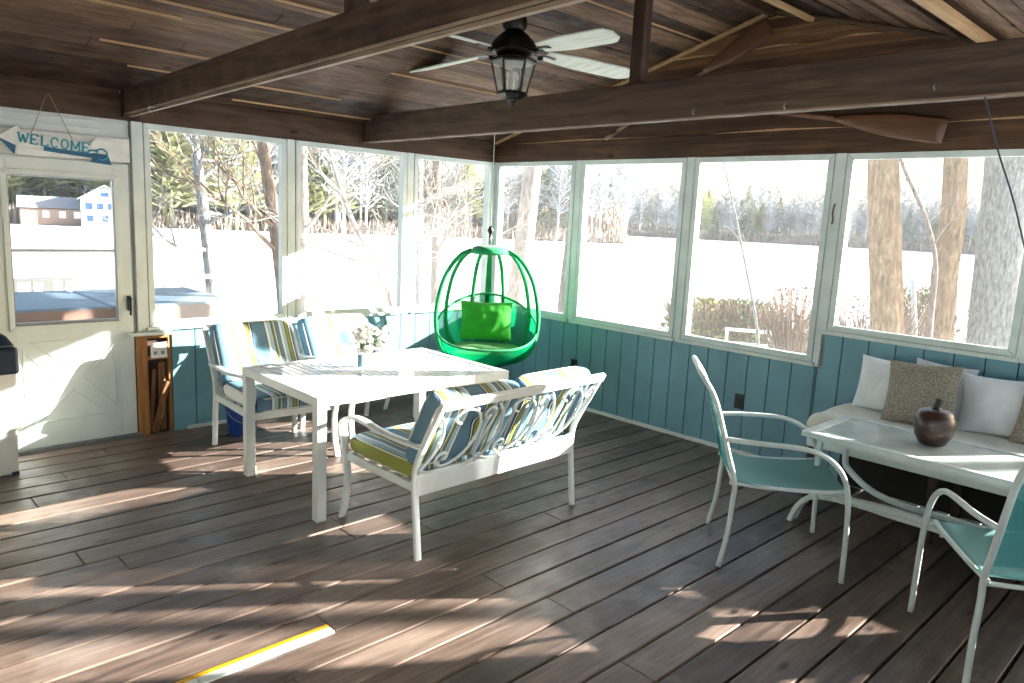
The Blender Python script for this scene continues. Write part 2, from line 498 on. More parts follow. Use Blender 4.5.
PL, PR = (-3.496, -3.417), None
WL = [(-3.417, -2.312), (-2.234, -1.107), (-1.029, -.045)]
WR = [(-1.117, -.045), (-2.316, -1.197), (-3.516, -2.396)]
for i, (a, b) in enumerate(WL): window(i+1, 'x', a, b, ZS+.03, ZT-.003)
for i, (a, b) in enumerate(WR): window(i+4, 'y', a, b, ZS+.03, ZT-.003)
window(7, 'y', -4.75, -3.60, ZS2+.03, ZT-.003)
window(8, 'y', -5.32, -4.90, ZS2+.03, ZT-.003)
window(13, 'y', -6.12, -5.40, .655, ZT-.003)

def grooved(mb, ax, a0, a1, z0, z1, pitch, phase, d0, d1):
    """vertical boards with dark V-grooves"""
    def P(a, z, d): return (a, d, z) if ax == 'x' else (d, a, z)
    k = math.floor((a0 - phase) / pitch); cuts = [a0]
    while True:
        k += 1; c = phase + k*pitch
        if c >= a1: break
        if c > a0 + .01: cuts.append(c)
    cuts.append(a1)
    for u, v in zip(cuts[:-1], cuts[1:]):
        mb.mi = 0; mb.b2(P(u+.0035, z0, d0), P(v-.0035, z1, d1))
    mb.mi = 1; mb.b2(P(a0, z0, d0+.012), P(a1, z1, d1)); mb.mi = 0

def walls():
    # ---- left wall (y = 0)
    wl = struct('wall_left')
    mb = MB(); grooved(mb, 'x', -3.262, -.0, -.03, ZS, .176, -3.086, -.012, .06); mb.build('wainscot', [M['teal'], M['seam']], wl, bevel=.002)
    MB().b2((XW, .0, ZT), (.06, .09, EZ+.02)).b2((-3.48, -.018, ZT-.001), (-.0, .0, EZ+.01)).build('header_beam', M['beamx'], wl, bevel=.004)
    mb = MB()
    for a, b in ((-2.312, -2.234), (-1.107, -1.029)): mb.b2((a+.004, -.012, ZS+.0), (b-.004, .07, ZT))
    mb.build('window_post', M['trim'], wl, bevel=.002)
    MB().b2((-3.496, -.014, .78), (-3.420, .07, ZT)).build('door_jamb', M['trim'], wl, bevel=.002)
    # white siding above the door, door head board
    mb = MB()
    for k in range(3):
        z = 2.18 + k*.048
        mb.prism([(-5.3, -.004, z), (-5.3, .02, z+.05), (-5.3, .04, z)], (1.79, 0, 0))
    mb.b2((-5.3, .02, 2.16), (-3.51, .06, 2.33)); mb.build('clapboard', M['white'], wl)
    MB().b2((-5.3, -.02, 2.014), (-3.512, .05, 2.176)).build('door_head_board', M['signwhite'], wl, bevel=.003)
    MB().b2((XW, -.0, 0), (-4.40, .08, 2.02)).b2((-5.3, .06, 2.0), (-3.4, .1, 2.5)).build('wall_panel', M['white'], wl)
    MB().b2((-3.535, .036, 0), (-3.49, .08, 2.2)).b2((-4.42, .036, 0), (-4.345, .08, 2.2)).b2((-4.4, .036, 2.0), (-3.5, .08, 2.2)).build('door_stop', M['trim'], wl)
    # open stud bay beside the door
    MB().b2((-3.515, .045, -.1), (-3.26, .075, ZS)).build('bay_sheathing', M['post_wood'], wl)
    MB().b2((-3.513, -.01, .0), (-3.435, .045, ZS-.03)).b2((-3.285, .0, .0), (-3.262, .045, ZS-.03)).b2((-3.435, .0, .74), (-3.285, .045, .775)).build('stud', M['stud'], wl, bevel=.002)
    MB().b2((-3.57, -.055, ZS-.03), (-3.27, .03, ZS-.004)).build('sill_board', M['trim'], wl, bevel=.003)
    b = MB().b2((-3.16, -.024, .0), (-.02, -.012, .03)).build('baseboard_left', M['white'], bevel=.003); b['kind'] = 'structure'
    # ---- right wall (x = 0)
    wr = struct('wall_right')
    mb = MB(); grooved(mb, 'y', -3.56, .0, .0, ZS, .1755, -2.317, -.012, .06); mb.build('wainscot', [M['teal'], M['seam']], wr, bevel=.002)
    mb = MB(); grooved(mb, 'y', -5.37, -3.56, .0, ZS2, .1755, -2.317, -.012, .06); mb.build('wainscot', [M['teal'], M['seam']], wr, bevel=.002)
    mb = MB(); grooved(mb, 'y', YS, -5.37, .0, .63, .1755, -2.317, -.012, .06); mb.build('wainscot', [M['teal'], M['seam']], wr, bevel=.002)
    mb = MB()
    for a, b in ((-1.197, -1.117), (-2.396, -2.316), (-3.60, -3.516), (-4.90, -4.75), (-5.40, -5.32), (YS, -6.12)): mb.b2((-.012, a+.004, .62 if a < -6 else ZS2 if a < -4 else ZS), (.07, b-.004, ZT))
    mb.build('window_post', M['trim'], wr, bevel=.002)
    MB().b2((-.018, -.045, ZS), (.07, .07, ZT)).b2((-.045, -.018, ZS), (.0, .07, ZT)).build('corner_post', M['trim'], wr, bevel=.002)
    MB().b2((-.018, YS, ZT-.001), (.07, -.0, 2.475)).build('header_beam', M['gable'], wr, bevel=.004)
    # gable boards above the header, lapped, cut to the roof slope
    z = 2.475; k = 0; mb = MB(); pe = MB()
    hs = (.15, .235, .21, .2, .2, .2)
    for h in hs:
        z1 = min(z+h, RZ+.06)
        def yy(zz):
            zz -= .05; return min(0, (EZ - zz) / slope + .0), max(YS, 2*RY - min(0, (EZ - zz)/slope))
        a0, b0 = yy(z); a1, b1 = yy(z1)
        d = -.014 + .007*(k % 2)
        mb.prism([(d, a0, z+.003), (d, a1, z1), (d, b1, z1), (d, b0, z+.003)], (.06, 0, 0))
        # pale split edge along the lap
        for (f0, f1) in ((.05, .35), (.42, .62), (.7, .86)):
            if random.random() < .8:
                ya = a0 + (b0-a0)*f0; yb = a0 + (b0-a0)*f1
                pe.prism([(d-.004, ya, z+.002), (d-.004, (ya+yb)/2, z+random.uniform(.012, .022)), (d-.004, yb, z+.002)], (.01, 0, 0))
        z = z1; k += 1
        if z >= RZ + .05: break
    mb.build('gable_board', M['gable'], wr); pe.build('pale_board_edge', M['pale_wood'], wr)
    # rake strips following the slope
    for s in (1, -1):
        a = V((-.03, RY + s*.0, RZ-.012)); b = V((-.03, RY + s*2.93, EZ+.0))
        MB().bar(a, b, .03, .022).build('rake_strip', M['pale_wood'] if s == 1 else M['beam'], wr)
    MB().b2((.03, YS, 2.4), (.08, 0, 2.52)).build('sheathing', M['deck_shade_black'], wr)
    b = MB().b2((-.028, -4.9, .0), (-.012, -.0, .034)).build('baseboard_right', M['white'], bevel=.004); b['kind'] = 'structure'
    # ---- walls behind the camera
    ws = struct('wall_south')
    mb = MB(); grooved(mb, 'x', XW, 0, 0, ZS, .176, 0, YS-.06, YS); mb.build('wainscot', [M['teal'], M['seam']], ws)
    MB().b2((XW, YS-.08, ZT), (.06, YS, EZ+.05)).build('header_beam', M['beamx'], ws)
    ww = struct('wall_west')
    mb = MB()
    for k in range(16): mb.b2((XW-.06, YS, k*.15), (XW, .1, k*.15+.148))
    mb.build('clapboard', M['white'], ww)
    MB().prism([(XW-.06, .1, 2.4), (XW-.06, YS, 2.4), (XW-.06, YS, 2.5), (XW-.06, RY, RZ+.05), (XW-.06, .1, 2.5)], (.06, 0, 0)).build('gable_board', M['gable'], ww)
    mb = MB()
    for a in (XW+.0, -4.8, -3.2, -1.6, -.08): mb.b2((a, YS-.07, ZS), (a+.08, YS, ZT))
    mb.build('window_post', M['trim'], ws)
walls()
for i, (a, b) in enumerate(((-6.22, -4.8), (-4.72, -3.2), (-3.12, -1.6), (-1.52, -.08))):
    o = struct('window_%d' % (9+i)); mb = MB(); frame4(mb, 'x', a, b, ZS+.03, ZT, .05, YS-.04, YS)
    mb.build('window_frame', M['trim'], o); MB().b2((a, YS-.05, ZS+.01), (b, YS-.049, ZT)).build('window_screen', M['screen'], o)

def door():
    d = struct('door_1')
    x0, x1, z0, z1 = -4.36, -3.522, .03, 2.003
    gx0, gx1, gz0, gz1 = -4.262, -3.622, .885, 1.893
    MB().b2((x0, .0, z0), (gx0, .035, z1)).b2((gx1, .0, z0), (x1, .035, z1)).b2((gx0, .0, gz1), (gx1, .035, z1)).b2((gx0, .0, z0), (gx1, .035, gz0)).build('door_slab', M['door'], d, bevel=.002)
    mb = MB(); frame4(mb, 'x', gx0-.03, gx1+.03, gz0-.03, gz1+.03, .032, -.010, .0); mb.build('glazing_bead', M['door'], d, bevel=.002)
    mb = MB(); frame4(mb, 'x', gx0, gx1, gz0, gz1, .011, -.003, .03); mb.b2((gx0, .004, 1.383), (gx1, .03, 1.403)).b2((gx0, .0, gz0), (gx1, .03, gz0+.022)); mb.build('sash_rail', M['galv'], d)
    MB().b2((gx0, .018, gz0), (gx1, .0195, gz1)).build('window_screen', M['screen'], d)
    # raised cross-buck panels: four triangles round a centre
    cx, cz, R = -3.945, .49, .33
    for k in range(4):
        ang = k*PI/2; a = []
        for (u, v) in ((.07, 0), (R*.86, -R*.72), (R*.86, R*.72)):
            a.append(V((cx + u*math.cos(ang) - v*math.sin(ang), 0, cz + u*math.sin(ang) + v*math.cos(ang))))
        out = MB(); c = (a[0]+a[1]+a[2])/3
        for i in range(3):
            p, q = a[i], a[(i+1) % 3]; pi, qi = p + (c-p)*.12, q + (c-q)*.12
            out.prism([p, q, qi, pi], (0, -.007, 0))
        out.build('panel_moulding', M['door'], d, bevel=.002)
    h = MB().b2((-3.562, -.012, .96), (-3.538, .0, 1.07)).build('door_handle', M['dark'], d, bevel=.003)
    MB().tube(spline([(-3.55, -.01, 1.05), (-3.55, -.045, 1.045), (-3.552, -.05, 1.0), (-3.553, -.045, .93)], 5), .009, 8).build('lever', M['dark'], h, True)
    MB().b2((x0, -.03, .0), (x1+.02, .05, .03)).build('threshold', M['galv'], d, bevel=.004)
door()

# wall outlets
def outlet(loc, ax, mat, label, cat='outlet', double=False):
    t = thing('wall_outlet', label, cat, loc, 0 if ax == 'x' else PI/2 * -1)
    w, h = (.118, .118) if double else (.075, .118)
    MB().b2((-w/2, -.008, -h/2), (w/2, .0, h/2)).build('cover_plate', mat, t, bevel=.002)
    for dx in ((-.027, .027) if double else (0,)):
        for dz in ((-.025, .025) if not double else (-.02,)): MB().b2((dx-.012, -.011, dz-.013), (dx+.012, -.007, dz+.013)).build('socket', M['outlet_b'] if not double else M['galv'], t, bevel=.002)
outlet((-.013, -1.25, .40), 'y', M['outlet_b'], 'black wall outlet on the teal panelling behind the white bench, nearest the corner')
outlet((-.013, -2.98, .42), 'y', M['outlet_b'], 'black wall outlet on the teal panelling behind the teal sling chair')
outlet((-3.355, -.005, .648), 'x', M['outlet_w'], 'white double outlet in the open stud bay beside the door', double=True)
def outlet_box():
    o = MB().b2((-3.43, .003, .575), (-3.27, .04, .60)).build('shelf_scrap', M['stud'])
    tag(o, 'short wooden ledge under the white outlet in the open wall bay', 'ledge')
outlet_box()
for i, (a, b, w, lab) in enumerate((((-3.405, -.03, .02), (-3.300, .0, .40), .045, 'split pale offcut leaning diagonally in the open wall bay'),
                               ((-3.33, .02, .02), (-3.335, .02, .55), .05, 'dark ragged board standing upright in the open wall bay'),
                               ((-3.42, .022, .02), (-3.385, .02, .5), .03, 'thin strip of broken wood beside the door stud'))):
    o = MB().bar(a, b, w, .022, (0, 1, 0)).build('wood_offcut', M['scrap'], bevel=.004); tag(o, lab, 'wood scrap')

# ------------------------------------------------------------------ welcome sign
LET = {  # strokes on a 0..1 grid
 'W': [(0,1,.25,0),(.25,0,.5,.8),(.5,.8,.75,0),(.75,0,1,1)], 'E': [(.1,0,.1,1),(.1,1,.9,1),(.1,.5,.7,.5),(.1,0,.9,0),(.9,1,.9,.82),(.9,0,.9,.18)],
 'L': [(.15,0,.15,1),(.15,0,.9,0),(.9,0,.9,.2)], 'C': None, 'O': None,
 'M': [(.08,0,.08,1),(.08,1,.5,.15),(.5,.15,.92,1),(.92,1,.92,0)]}
SER = {'W': [(-.1,1,.14,1),(.38,.8,.62,.8),(.86,1,1.1,1)], 'E': [(-.06,0,.2,0),(-.06,1,.2,1)], 'L': [(-.02,0,.3,0),(-.02,1,.32,1)], 'M': [(-.06,0,.22,0),(-.04,1,.1,1),(.78,0,1.06,0),(.9,1,1.04,1)]}
def sign():
    t = thing('welcome_sign', 'white arrow-shaped hanging wooden sign with teal lettering above the door', 'sign', (-3.965, -.045, 2.085), 0)
    t.rotation_euler = (0, math.radians(4.5), 0); t.scale = (1.12, 1, 1.15)
    def poly(pts, y0, y1): return MB().prism([(x, y0, z) for x, z in pts], (0, y1-y0, 0))
    poly([(-.20,-.035),(.20,-.035),(.20,.052),(-.20,.052)], .0, .016).build('shaft_board', M['signwhite'], t, bevel=.002)
    poly([(-.30,.005),(-.205,.085),(-.185,.052),(-.19,-.03),(-.205,-.075)], -.004, .014).build('arrow_head', M['signwhite'], t, bevel=.002)
    poly([(.175,.05),(.20,.085),(.30,.072),(.265,.005),(.30,-.06),(.20,-.06),(.175,-.03)], -.004, .014).build('arrow_tail', M['signwhite'], t, bevel=.002)
    poly([(-.295,-.0),(-.21,-.03),(-.215,-.08)], -.008, .0).build('arrow_head_stripe', M['signblue'], t)
    poly([(-.07,-.037),(.185,-.037),(.18,-.062),(.295,-.062),(.27,-.005),(.2,-.005),(.17,-.012),(-.07,-.012)], -.0075, .0).build('painted_wave', M['signblue'], t)
    mb = MB(); pts = [(.235+.033*math.cos(a), -.009, -.008+.03*math.sin(a)) for a in [x*.2-2.2 for x in range(0, 26)]]
    mb.tube(pts, .005, 6); mb.tube(spline([(.16,-.008,-.0),(.19,-.008,.008),(.215,-.009,.0)], 4), .005, 6); mb.build('painted_fish', M['signteal'], t, True)
    lt = MB(); x = -.20; S = .052; W = .041
    for ch in 'WELCOME':
        w = W*1.2 if ch in 'WM' else W
        def st(a, b, c, d, th):
            lt.bar((x+a*w, -.002, .0+b*S-.008), (x+c*w, -.002, .0+d*S-.008), th, .006, (0, -1, 0))
        if LET[ch] is None:
            a0, a1 = (.75, 5.55) if ch == 'C' else (0, 2*PI)
            pts = [(x+(.5+.44*math.cos(a0+(a1-a0)*k/18))*w, -.002, (.5+.5*math.sin(a0+(a1-a0)*k/18))*S-.008) for k in range(19)]
            for p, q in zip(pts[:-1], pts[1:]): lt.bar(p, q, .0075, .006, (0, -1, 0))
            if ch == 'C': st(.86, .62, .86, .95, .005)
        else:
            for i, s in enumerate(LET[ch]): st(*s, .0105 if i % 2 == 0 else .0068)
            for s in SER[ch]: st(*s, .005)
        x += w + .011
    lt.build('lettering', M['signteal'], t)
    MB().tube([(-.135, .004, .05), (-.06, .0, .295), (.075, .004, .055)], .0028, 6).build('hanging_string', M['string'], t)
    MB().tube([(-.06, -.01, .29), (-.06, .04, .30)], .004, 6).build('nail', M['dark'], t)
sign()

# ------------------------------------------------------------------ ceiling fan with lantern
def fan():
    X, Y = -1.72, -2.03
    zc = EZ - slope*Y
    t = thing('ceiling_fan', 'dark bronze ceiling fan with pale blades and a hexagonal lantern light', 'ceiling fan', (X, Y, 0))
    MB().lathe([(.0, zc+.03), (.075, zc+.03), (.085, zc-.05), (.07, zc-.085), (.06, zc-.09), (.10, zc-.12), (.135, zc-.155), (.15, zc-.18), (.15, 2.845), (.11, 2.82), (0, 2.82)], 28).build('motor_housing', M['hub'], t, 'auto')
    hx = [(math.cos(PI/3*k+.35), math.sin(PI/3*k+.35)) for k in range(6)]
    def hexa(prof, name, mat, par):
        mb = MB(); rings = [[mb.bm.verts.new((r*c, r*s_, z)) for c, s_ in hx] for r, z in prof]; mb._skin(rings); return mb.build(name, mat, par)
    L = hexa([(.06, 2.825), (.155, 2.80), (.16, 2.78), (.145, 2.77)], 'lantern_cap', M['dark'], t)
    hexa([(.075, 2.585), (.10, 2.59), (.108, 2.572), (.075, 2.552), (.035, 2.545)], 'lantern_base', M['dark'], t)
    MB().lathe([(.0, 2.55), (.035, 2.55), (.028, 2.53), (.012, 2.52), (.016, 2.505), (.008, 2.49), (0, 2.475)], 12).build('finial', M['dark'], t, True)
    mb = MB(); gb = MB()
    for k in range(6):
        (c, s_), (c2, s2) = hx[k], hx[(k+1) % 6]
        mb.bar((.145*c, .145*s_, 2.775), (.098*c, .098*s_, 2.588), .011, .011)
        gb.quad((.142*c, .142*s_, 2.775), (.142*c2, .142*s2, 2.775), (.096*c2, .096*s2, 2.588), (.096*c, .096*s_, 2.588))
    mb.build('lantern_bar', M['dark'], t); gb.build('lantern_glass', M['lglass'], t)
    for k in range(3):
        a = 2*PI*k/3; p = (.035*math.cos(a), .035*math.sin(a))
        MB().lathe([(.0, 2.60), (.011, 2.60), (.011, 2.67), (0, 2.67)], 10, (p[0], p[1], 0)).lathe([(.008, 2.67), (.013, 2.69), (.009, 2.715), (0, 2.73)], 10, (p[0], p[1], 0)).build('bulb', M['outlet_w'], t, True)
    for k, (deg, rr, dz) in enumerate(((95, 1.0, -.045), (177, .72, .01), (-86, .82, .012), (-19, .93, -.045))):
        a = math.radians(deg); u = V((math.cos(a), math.sin(a), 0)); s_ = V((-u.y, u.x, 0)); tilt = .22
        z0 = 2.85
        n = 14
        def pt(f, e, top):
            r = .235 + (rr-.235)*f
            w = (.06 + .03*min(1, f*3)) * (1 if f < .86 else math.sqrt(max(0.05, 1-((f-.86)/.14)**2*.8)))
            p = u*r + s_*(e*w); p.z = z0 + dz*f - e*w*tilt + (.004 if top else -.004); return p
        b = MB()
        vs = [[b.bm.verts.new(pt(i/n, e, tp)) for e, tp in ((-1, 0), (1, 0), (1, 1), (-1, 1))] for i in range(n+1)]
        b._skin(vs); bl = b.build('blade', M['blade_top'], t)
        ar = MB(); ar.sweep(spline([u*.10+V((0,0,z0+.0)), u*.17+V((0,0,z0-.012)), u*.24+V((0,0,z0-.004)), u*.31+V((0,0,z0-.010+dz*.1))], 5), .035, .008, s_)
        ar.ball(u*.20+V((0,0,z0-.022)), .022, 2, (1,1,.8)); ar.build('blade_iron', M['dark'], bl, 'auto')
fan()

# ------------------------------------------------------------------ cushions
def cushion_mesh(mb, w, d, h, p=7, nu=26, nv=22, corner=.12, puff=0.0, sag=0, tufts=(), wob=.006, seed=0, mapf=None, ex=.45, pinch=0, crease=0):
    """closed padded slab: width w (x), depth d (y), thickness h (z) centred at 0"""
    def srf(u, v, sgn):
        a, b = 2*u-1, 2*v-1
        # pull footprint in at the corners
        x = a*w/2*(1-corner*.5*abs(b)**6*.35); y = b*d/2*(1-corner*.5*abs(a)**6*.35)
        x *= 1 - pinch*(1-b*b); y *= 1 - pinch*(1-a*a)
        th = ((1-abs(a)**p)*(1-abs(b)**p))
        th = max(0, th)**ex
        z = sgn*h/2*th + puff*sgn*max(0, (1-a*a)*(1-b*b))
        for (tx, ty, td, tr) in tufts:
            q = ((x-tx)**2+(y-ty)**2)/(tr*tr); z -= sgn*td*math.exp(-q)
        z += sgn*th*wob*mnoise.noise(V((x*5+seed, y*5, sgn*3+seed)))*2
        if crease: z += sgn*th*crease*(mnoise.noise(V((x*16+seed, y*9, seed))) + .6*mnoise.noise(V((x*9-seed, y*22, 4))))
        q = V((x, y, z)); return mapf(q) if mapf else q
    tt = [0.5-0.5*math.cos(PI*i/nu) for i in range(nu+1)]; tv = [0.5-0.5*math.cos(PI*i/nv) for i in range(nv+1)]
    T = [[mb.bm.verts.new(srf(tt[i], tv[j], 1)) for j in range(nv+1)] for i in range(nu+1)]
    B = [[T[i][j] if i in (0, nu) or j in (0, nv) else mb.bm.verts.new(srf(tt[i], tv[j], -1)) for j in range(nv+1)] for i in range(nu+1)]
    for i in range(nu):
        for j in range(nv):
            mb.face([T[i][j], T[i+1][j], T[i+1][j+1], T[i][j+1]])
            mb.face([B[i][j], B[i][j+1], B[i+1][j+1], B[i+1][j]])
    return mb

def piping(o, w, d, h):
    for s in (-1, 1):
        pts = []
        for k in range(49):
            a = 2*PI*k/48; c, n = math.cos(a), math.sin(a); q = (abs(c)**8+abs(n)**8)**(-1/8)
            pts.append((c*q*w*.492, n*q*d*.492, s*h*.37))
        MB().tube(pts, .0045, 6, False).build('piping', M['cream'], o, True)

def spiral(cx, cz, r0, r1, a0, a1, n=16):
    return [(cx + (r0+(r1-r0)*k/n)*math.cos(a0+(a1-a0)*k/n), cz + (r0+(r1-r0)*k/n)*math.sin(a0+(a1-a0)*k/n)) for k in range(n+1)]

def cast_seat(name, label, cat, W, nback, loc, rz, group=None, seat_cushions=1):
    """white cast-metal patio seat with striped cushions; local +y is the front, rear legs at y=-.34"""
    t = thing(name, label, cat, loc, rz, group)
    hw = W/2; yb, yf = -.34, .34
    met = M['metal']
    # incline of the back: from (yb+.03, .43) to (yb-.19, .86)
    A = V((0, yb+.03, .43)); Bk = V((0, yb-.175, .85)); bd = (Bk-A).normalized(); L = (Bk-A).length
    for s in (-1, 1):
        x = s*hw
        MB().sweep(spline([(x, yb-.01, 0), (x, yb+.012, .2), (x, yb+.03, .38), (x, yb+.018, .50), (x, yb-.04, .62), (x, yb-.115, .75), (x, yb-.178, .86)], 5), .036, .024, (1,0,0)).build('rear_leg', met, t, 'auto')
        MB().sweep(spline([(x, yf+.03, 0), (x, yf-.01, .12), (x, yf-.025, .28), (x, yf+.005, .40), (x, yf+.012, .50)], 5), .04, .026, (1,0,0)).build('front_leg', met, t, 'auto')
        MB().sweep(spline([(x, yf+.012, .47), (x, yf+.03, .555), (x, yf-.02, .602), (x, yf-.14, .625), (x, yb+.3, .602), (x, yb-.035, .605)], 6), .05, .022, (1,0,0)).build('armrest', met, t, 'auto')
        MB().bar((x*.985, yb+.03, .375), (x*.985, yf-.01, .375), .022, .045).build('side_rail', met, t, bevel=.003)
    MB().bar((-hw, yf-.02, .37), (hw, yf-.02, .37), .024, .05).build('front_rail', met, t, bevel=.003)
    MB().bar((-hw, yb+.025, .386), (hw, yb+.025, .386), .022, .104).build('rear_rail', met, t, bevel=.003)
    mb = MB()
    for k in range(5): mb.bar((-hw, yb+.1+k*.125, .382), (hw, yb+.1+k*.125, .382), .05, .006)
    mb.build('seat_slat', met, t)
    MB().bar((-hw-.018, Bk.y, Bk.z), (hw+.018, Bk.y, Bk.z), .028, .05, bd).build('top_rail', met, t, bevel=.004)
    # scrolls in the plane of the back
    def P(u, v): return V((u, A.y, A.z)) + bd*v
    sc = MB(); n = max(1, round(W/.42)); cw = W/n
    for k in range(n):
        c = -hw + cw*(k+.5)
        def cv(uv, r=.008): sc.tube([P(c+u*k_, v*L/.47) for u, v, _ in spline([(a, b, 0) for a, b in uv], 6)], r, 6)
        k_ = cw/.405
        cv([(-.03,.33),(-.06,.345),(-.078,.378),(-.05,.41),(.0,.418),(.07,.385),(.113,.31),(.118,.22),(.088,.13),(.03,.07),(-.04,.045),(-.098,.07),(-.105,.12),(-.065,.142),(-.038,.112),(-.06,.09)])
        cv([(.165,.345),(.14,.335),(.125,.365),(.15,.40),(.19,.385),(.20,.31),(.175,.2),(.16,.1),(.19,.02)])
        cv([(-.20,.03),(-.13,.16),(-.125,.27),(-.155,.36),(-.20,.42)])
        cv([(-.20,.055),(-.12,.02),(0,.012),(.12,.02),(.20,.055)])
        for u, v in ((.05,.41),(.115,.2),(-.13,.22)): sc.ball(P(c+u*k_, v*L/.47), .013, 1)
    sc.build('back_scroll', met, t, True)
    MB().bar((-hw, A.y, A.z+.012), (hw, A.y, A.z+.012), .02, .022).build('lower_back_rail', met, t, bevel=.003)
    # cushions
    wi = (W-.05)/seat_cushions
    for k in range(seat_cushions):
        mb = MB(); cushion_mesh(mb, wi-.004, .63, .115, 18, ex=.3, seed=k*3+W, wob=.004)
        o = mb.build('seat_cushion', M['stripe2'], t, True); piping(o, wi-.004, .63, .115); o.location = (-W/2+.025+wi*(k+.5), .035, .445)
    wb = (W+.0)/nback
    ang = math.atan2(-bd.y, bd.z)
    for k in range(nback):
        mb = MB(); tf = [(sx*wb*.22, sy, .035, .055) for sx in (-1, 1) for sy in (-.06,)]
        cushion_mesh(mb, wb-.012, .44, .125, 14, ex=.3, seed=k*5+2*W, tufts=[(0, .02, .045, .06)], wob=.008)
        o = mb.build('back_cushion', M['stripe'], t, True); piping(o, wb-.012, .44, .125)
        o.rotation_euler = (PI/2+ang+random.uniform(-.02, .02), random.uniform(-.02, .02), 0)
        c = A + bd*.225 + V((0, math.cos(ang), math.sin(ang)))*.088
        o.location = (-W/2+wb*(k+.5), c.y, c.z+.015)
    return t

cast_seat('patio_bench', 'white scroll-backed patio bench with striped cushions, its back to the camera', 'bench', 1.215, 2, (-2.489, -2.578, 0), math.radians(1), None, 2)
cast_seat('patio_armchair', 'white patio armchair with striped cushions at the end of the table nearest the door', 'chair', .62, 1, (-2.86, -.885, 0), PI-.05, 'striped armchairs along the window wall')
cast_seat('patio_armchair', 'white striped-cushion armchair behind the vase of white flowers, second from the door', 'chair', .63, 1, (-2.10, -.83, 0), PI+.06, 'striped armchairs along the window wall')

# ------------------------------------------------------------------ dining table
def dining_table():
    t = thing('dining_table', 'long white metal dining table with slatted top and square legs', 'table', (-2.54, -1.735, 0), math.radians(-.7))
    hx, hy, zt = .72, .495, .73
    mb = MB()
    for s in (-1, 1):
        mb.b2((-hx, s*hy-.065*(s > 0), zt-.055), (hx, s*hy+.065*(s < 0), zt))
        mb.b2((s*hx-.065*(s > 0), -hy+.065, zt-.055), (s*hx+.065*(s < 0), hy-.065, zt))
    mb.build('top_frame', M['metal'], t, bevel=.004)
    MB().b2((-hx+.065, -.03, zt-.03), (hx-.065, .03, zt-.002)).build('centre_rail', M['metal'], t, bevel=.003)
    sl = MB(); n = 26; w = (2*hx-.13)/n
    for sgn in (-1, 1):
        for k in range(n):
            x = -hx+.065+w*(k+.5)
            sl.b2((x-w/2+.004, .03 if sgn > 0 else -hy+.065, zt-.014), (x+w/2-.004, hy-.065 if sgn > 0 else -.03, zt-.005))
    sl.build('slat', M['gloss'], t, bevel=.0015)
    MB().b2((-hx+.06, -hy+.06, zt-.03), (hx-.06, hy-.06, zt-.024)).build('under_panel', M['metal2'], t)
    for sx in (-1, 1):
        for sy in (-1, 1):
            MB().b2((sx*(hx-.031)-.03, sy*(hy-.031)-.03, 0), (sx*(hx-.031)+.03, sy*(hy-.031)+.03, zt-.05)).build('leg', M['metal'], t, bevel=.004)
dining_table()

def flowers():
    t = thing('flower_vase', 'slim blue-grey vase of white flowers on the white dining table', 'vase', (-2.593, -1.60, .73))
    MB().lathe([(0, 0), (.02, 0), (.023, .01), (.022, .06), (.026, .12), (.024, .12), (.02, .06), (0, .02)], 20).build('vase_body', M['vaseblue'], t, True)
    st = MB(); pt = MB(); lf = MB(); rnd = random.Random(3)
    for k in range(38):
        a = rnd.uniform(0, 2*PI); r = .12*rnd.random()**.5; h = rnd.uniform(.14, .28)-r*.4
        e = V((r*math.cos(a)*1.25+.055, r*math.sin(a)*1.1-.055, h)); st.tube(spline([(0, 0, .08), (e.x*.3, e.y*.3, .15), e], 4), .0018, 5)
        for q in range(8):
            b = 2*PI*q/8+a; d = V((math.cos(b), math.sin(b), .35)); p0 = e+V((0, 0, .005)); s_ = V((-d.y, d.x, 0))*.012
            pt.quad(p0, p0+d*.018+s_, p0+d*.036+V((0, 0, -.004)), p0+d*.018-s_)
        pt.ball(e+V((0, 0, .010)), .025, 1)
    for k in range(12):
        a = rnd.uniform(0, 2*PI); e = V((.05*math.cos(a)+.0, .05*math.sin(a), rnd.uniform(.11, .17))); d = V((math.cos(a), math.sin(a), .2))*.035; s_ = V((-d.y, d.x, 0))*.4
        lf.quad(e, e+d*.5+s_, e+d, e+d*.5-s_)
    st.build('stem', M['leaf'], t); pt.build('blossom', M['petal'], t); lf.build('foliage', M['leaf'], t)
flowers()

# small striped ottoman beyond the table
def ottoman():
    t = thing('ottoman', 'low white-legged ottoman with pale blue cushion beyond the far end of the table', 'ottoman', (-1.30, -.52, 0), .15)
    for sx in (-1, 1):
        for sy in (-1, 1): MB().sweep(spline([(sx*.22, sy*.19, 0), (sx*.20, sy*.17, .15), (sx*.21, sy*.18, .40)], 4), .035, .025, (1, 0, 0)).build('leg', M['metal'], t, 'auto')
    MB().b2((-.23, -.2, .36), (.23, .2, .40)).build('frame', M['metal'], t, bevel=.004)
    mb = MB(); cushion_mesh(mb, .50, .44, .13, 12, seed=4); o = mb.build('cushion', fabric('pale_blue_canvas', '#9db4c4', .7, .08), t, True); o.location = (0, 0, .462)
ottoman()

def bucket():
    t = thing('bucket', 'blue plastic bucket on the floor under the striped armchair nearest the door', 'bucket', (-2.86, -.33, 0))
    MB().lathe([(0, 0), (.10, 0), (.105, .01), (.12, .19), (.127, .195), (.127, .21), (.114, .21), (.098, .02), (0, .02)], 24).build('tub', M['bluebin'], t, 'auto')
    MB().tube(spline([(-.125, 0, .19), (-.09, -.08, .13), (0, -.125, .10), (.09, -.08, .13), (.125, 0, .19)], 5), .004, 6).build('wire_handle', M['galv'], t, True)
bucket()

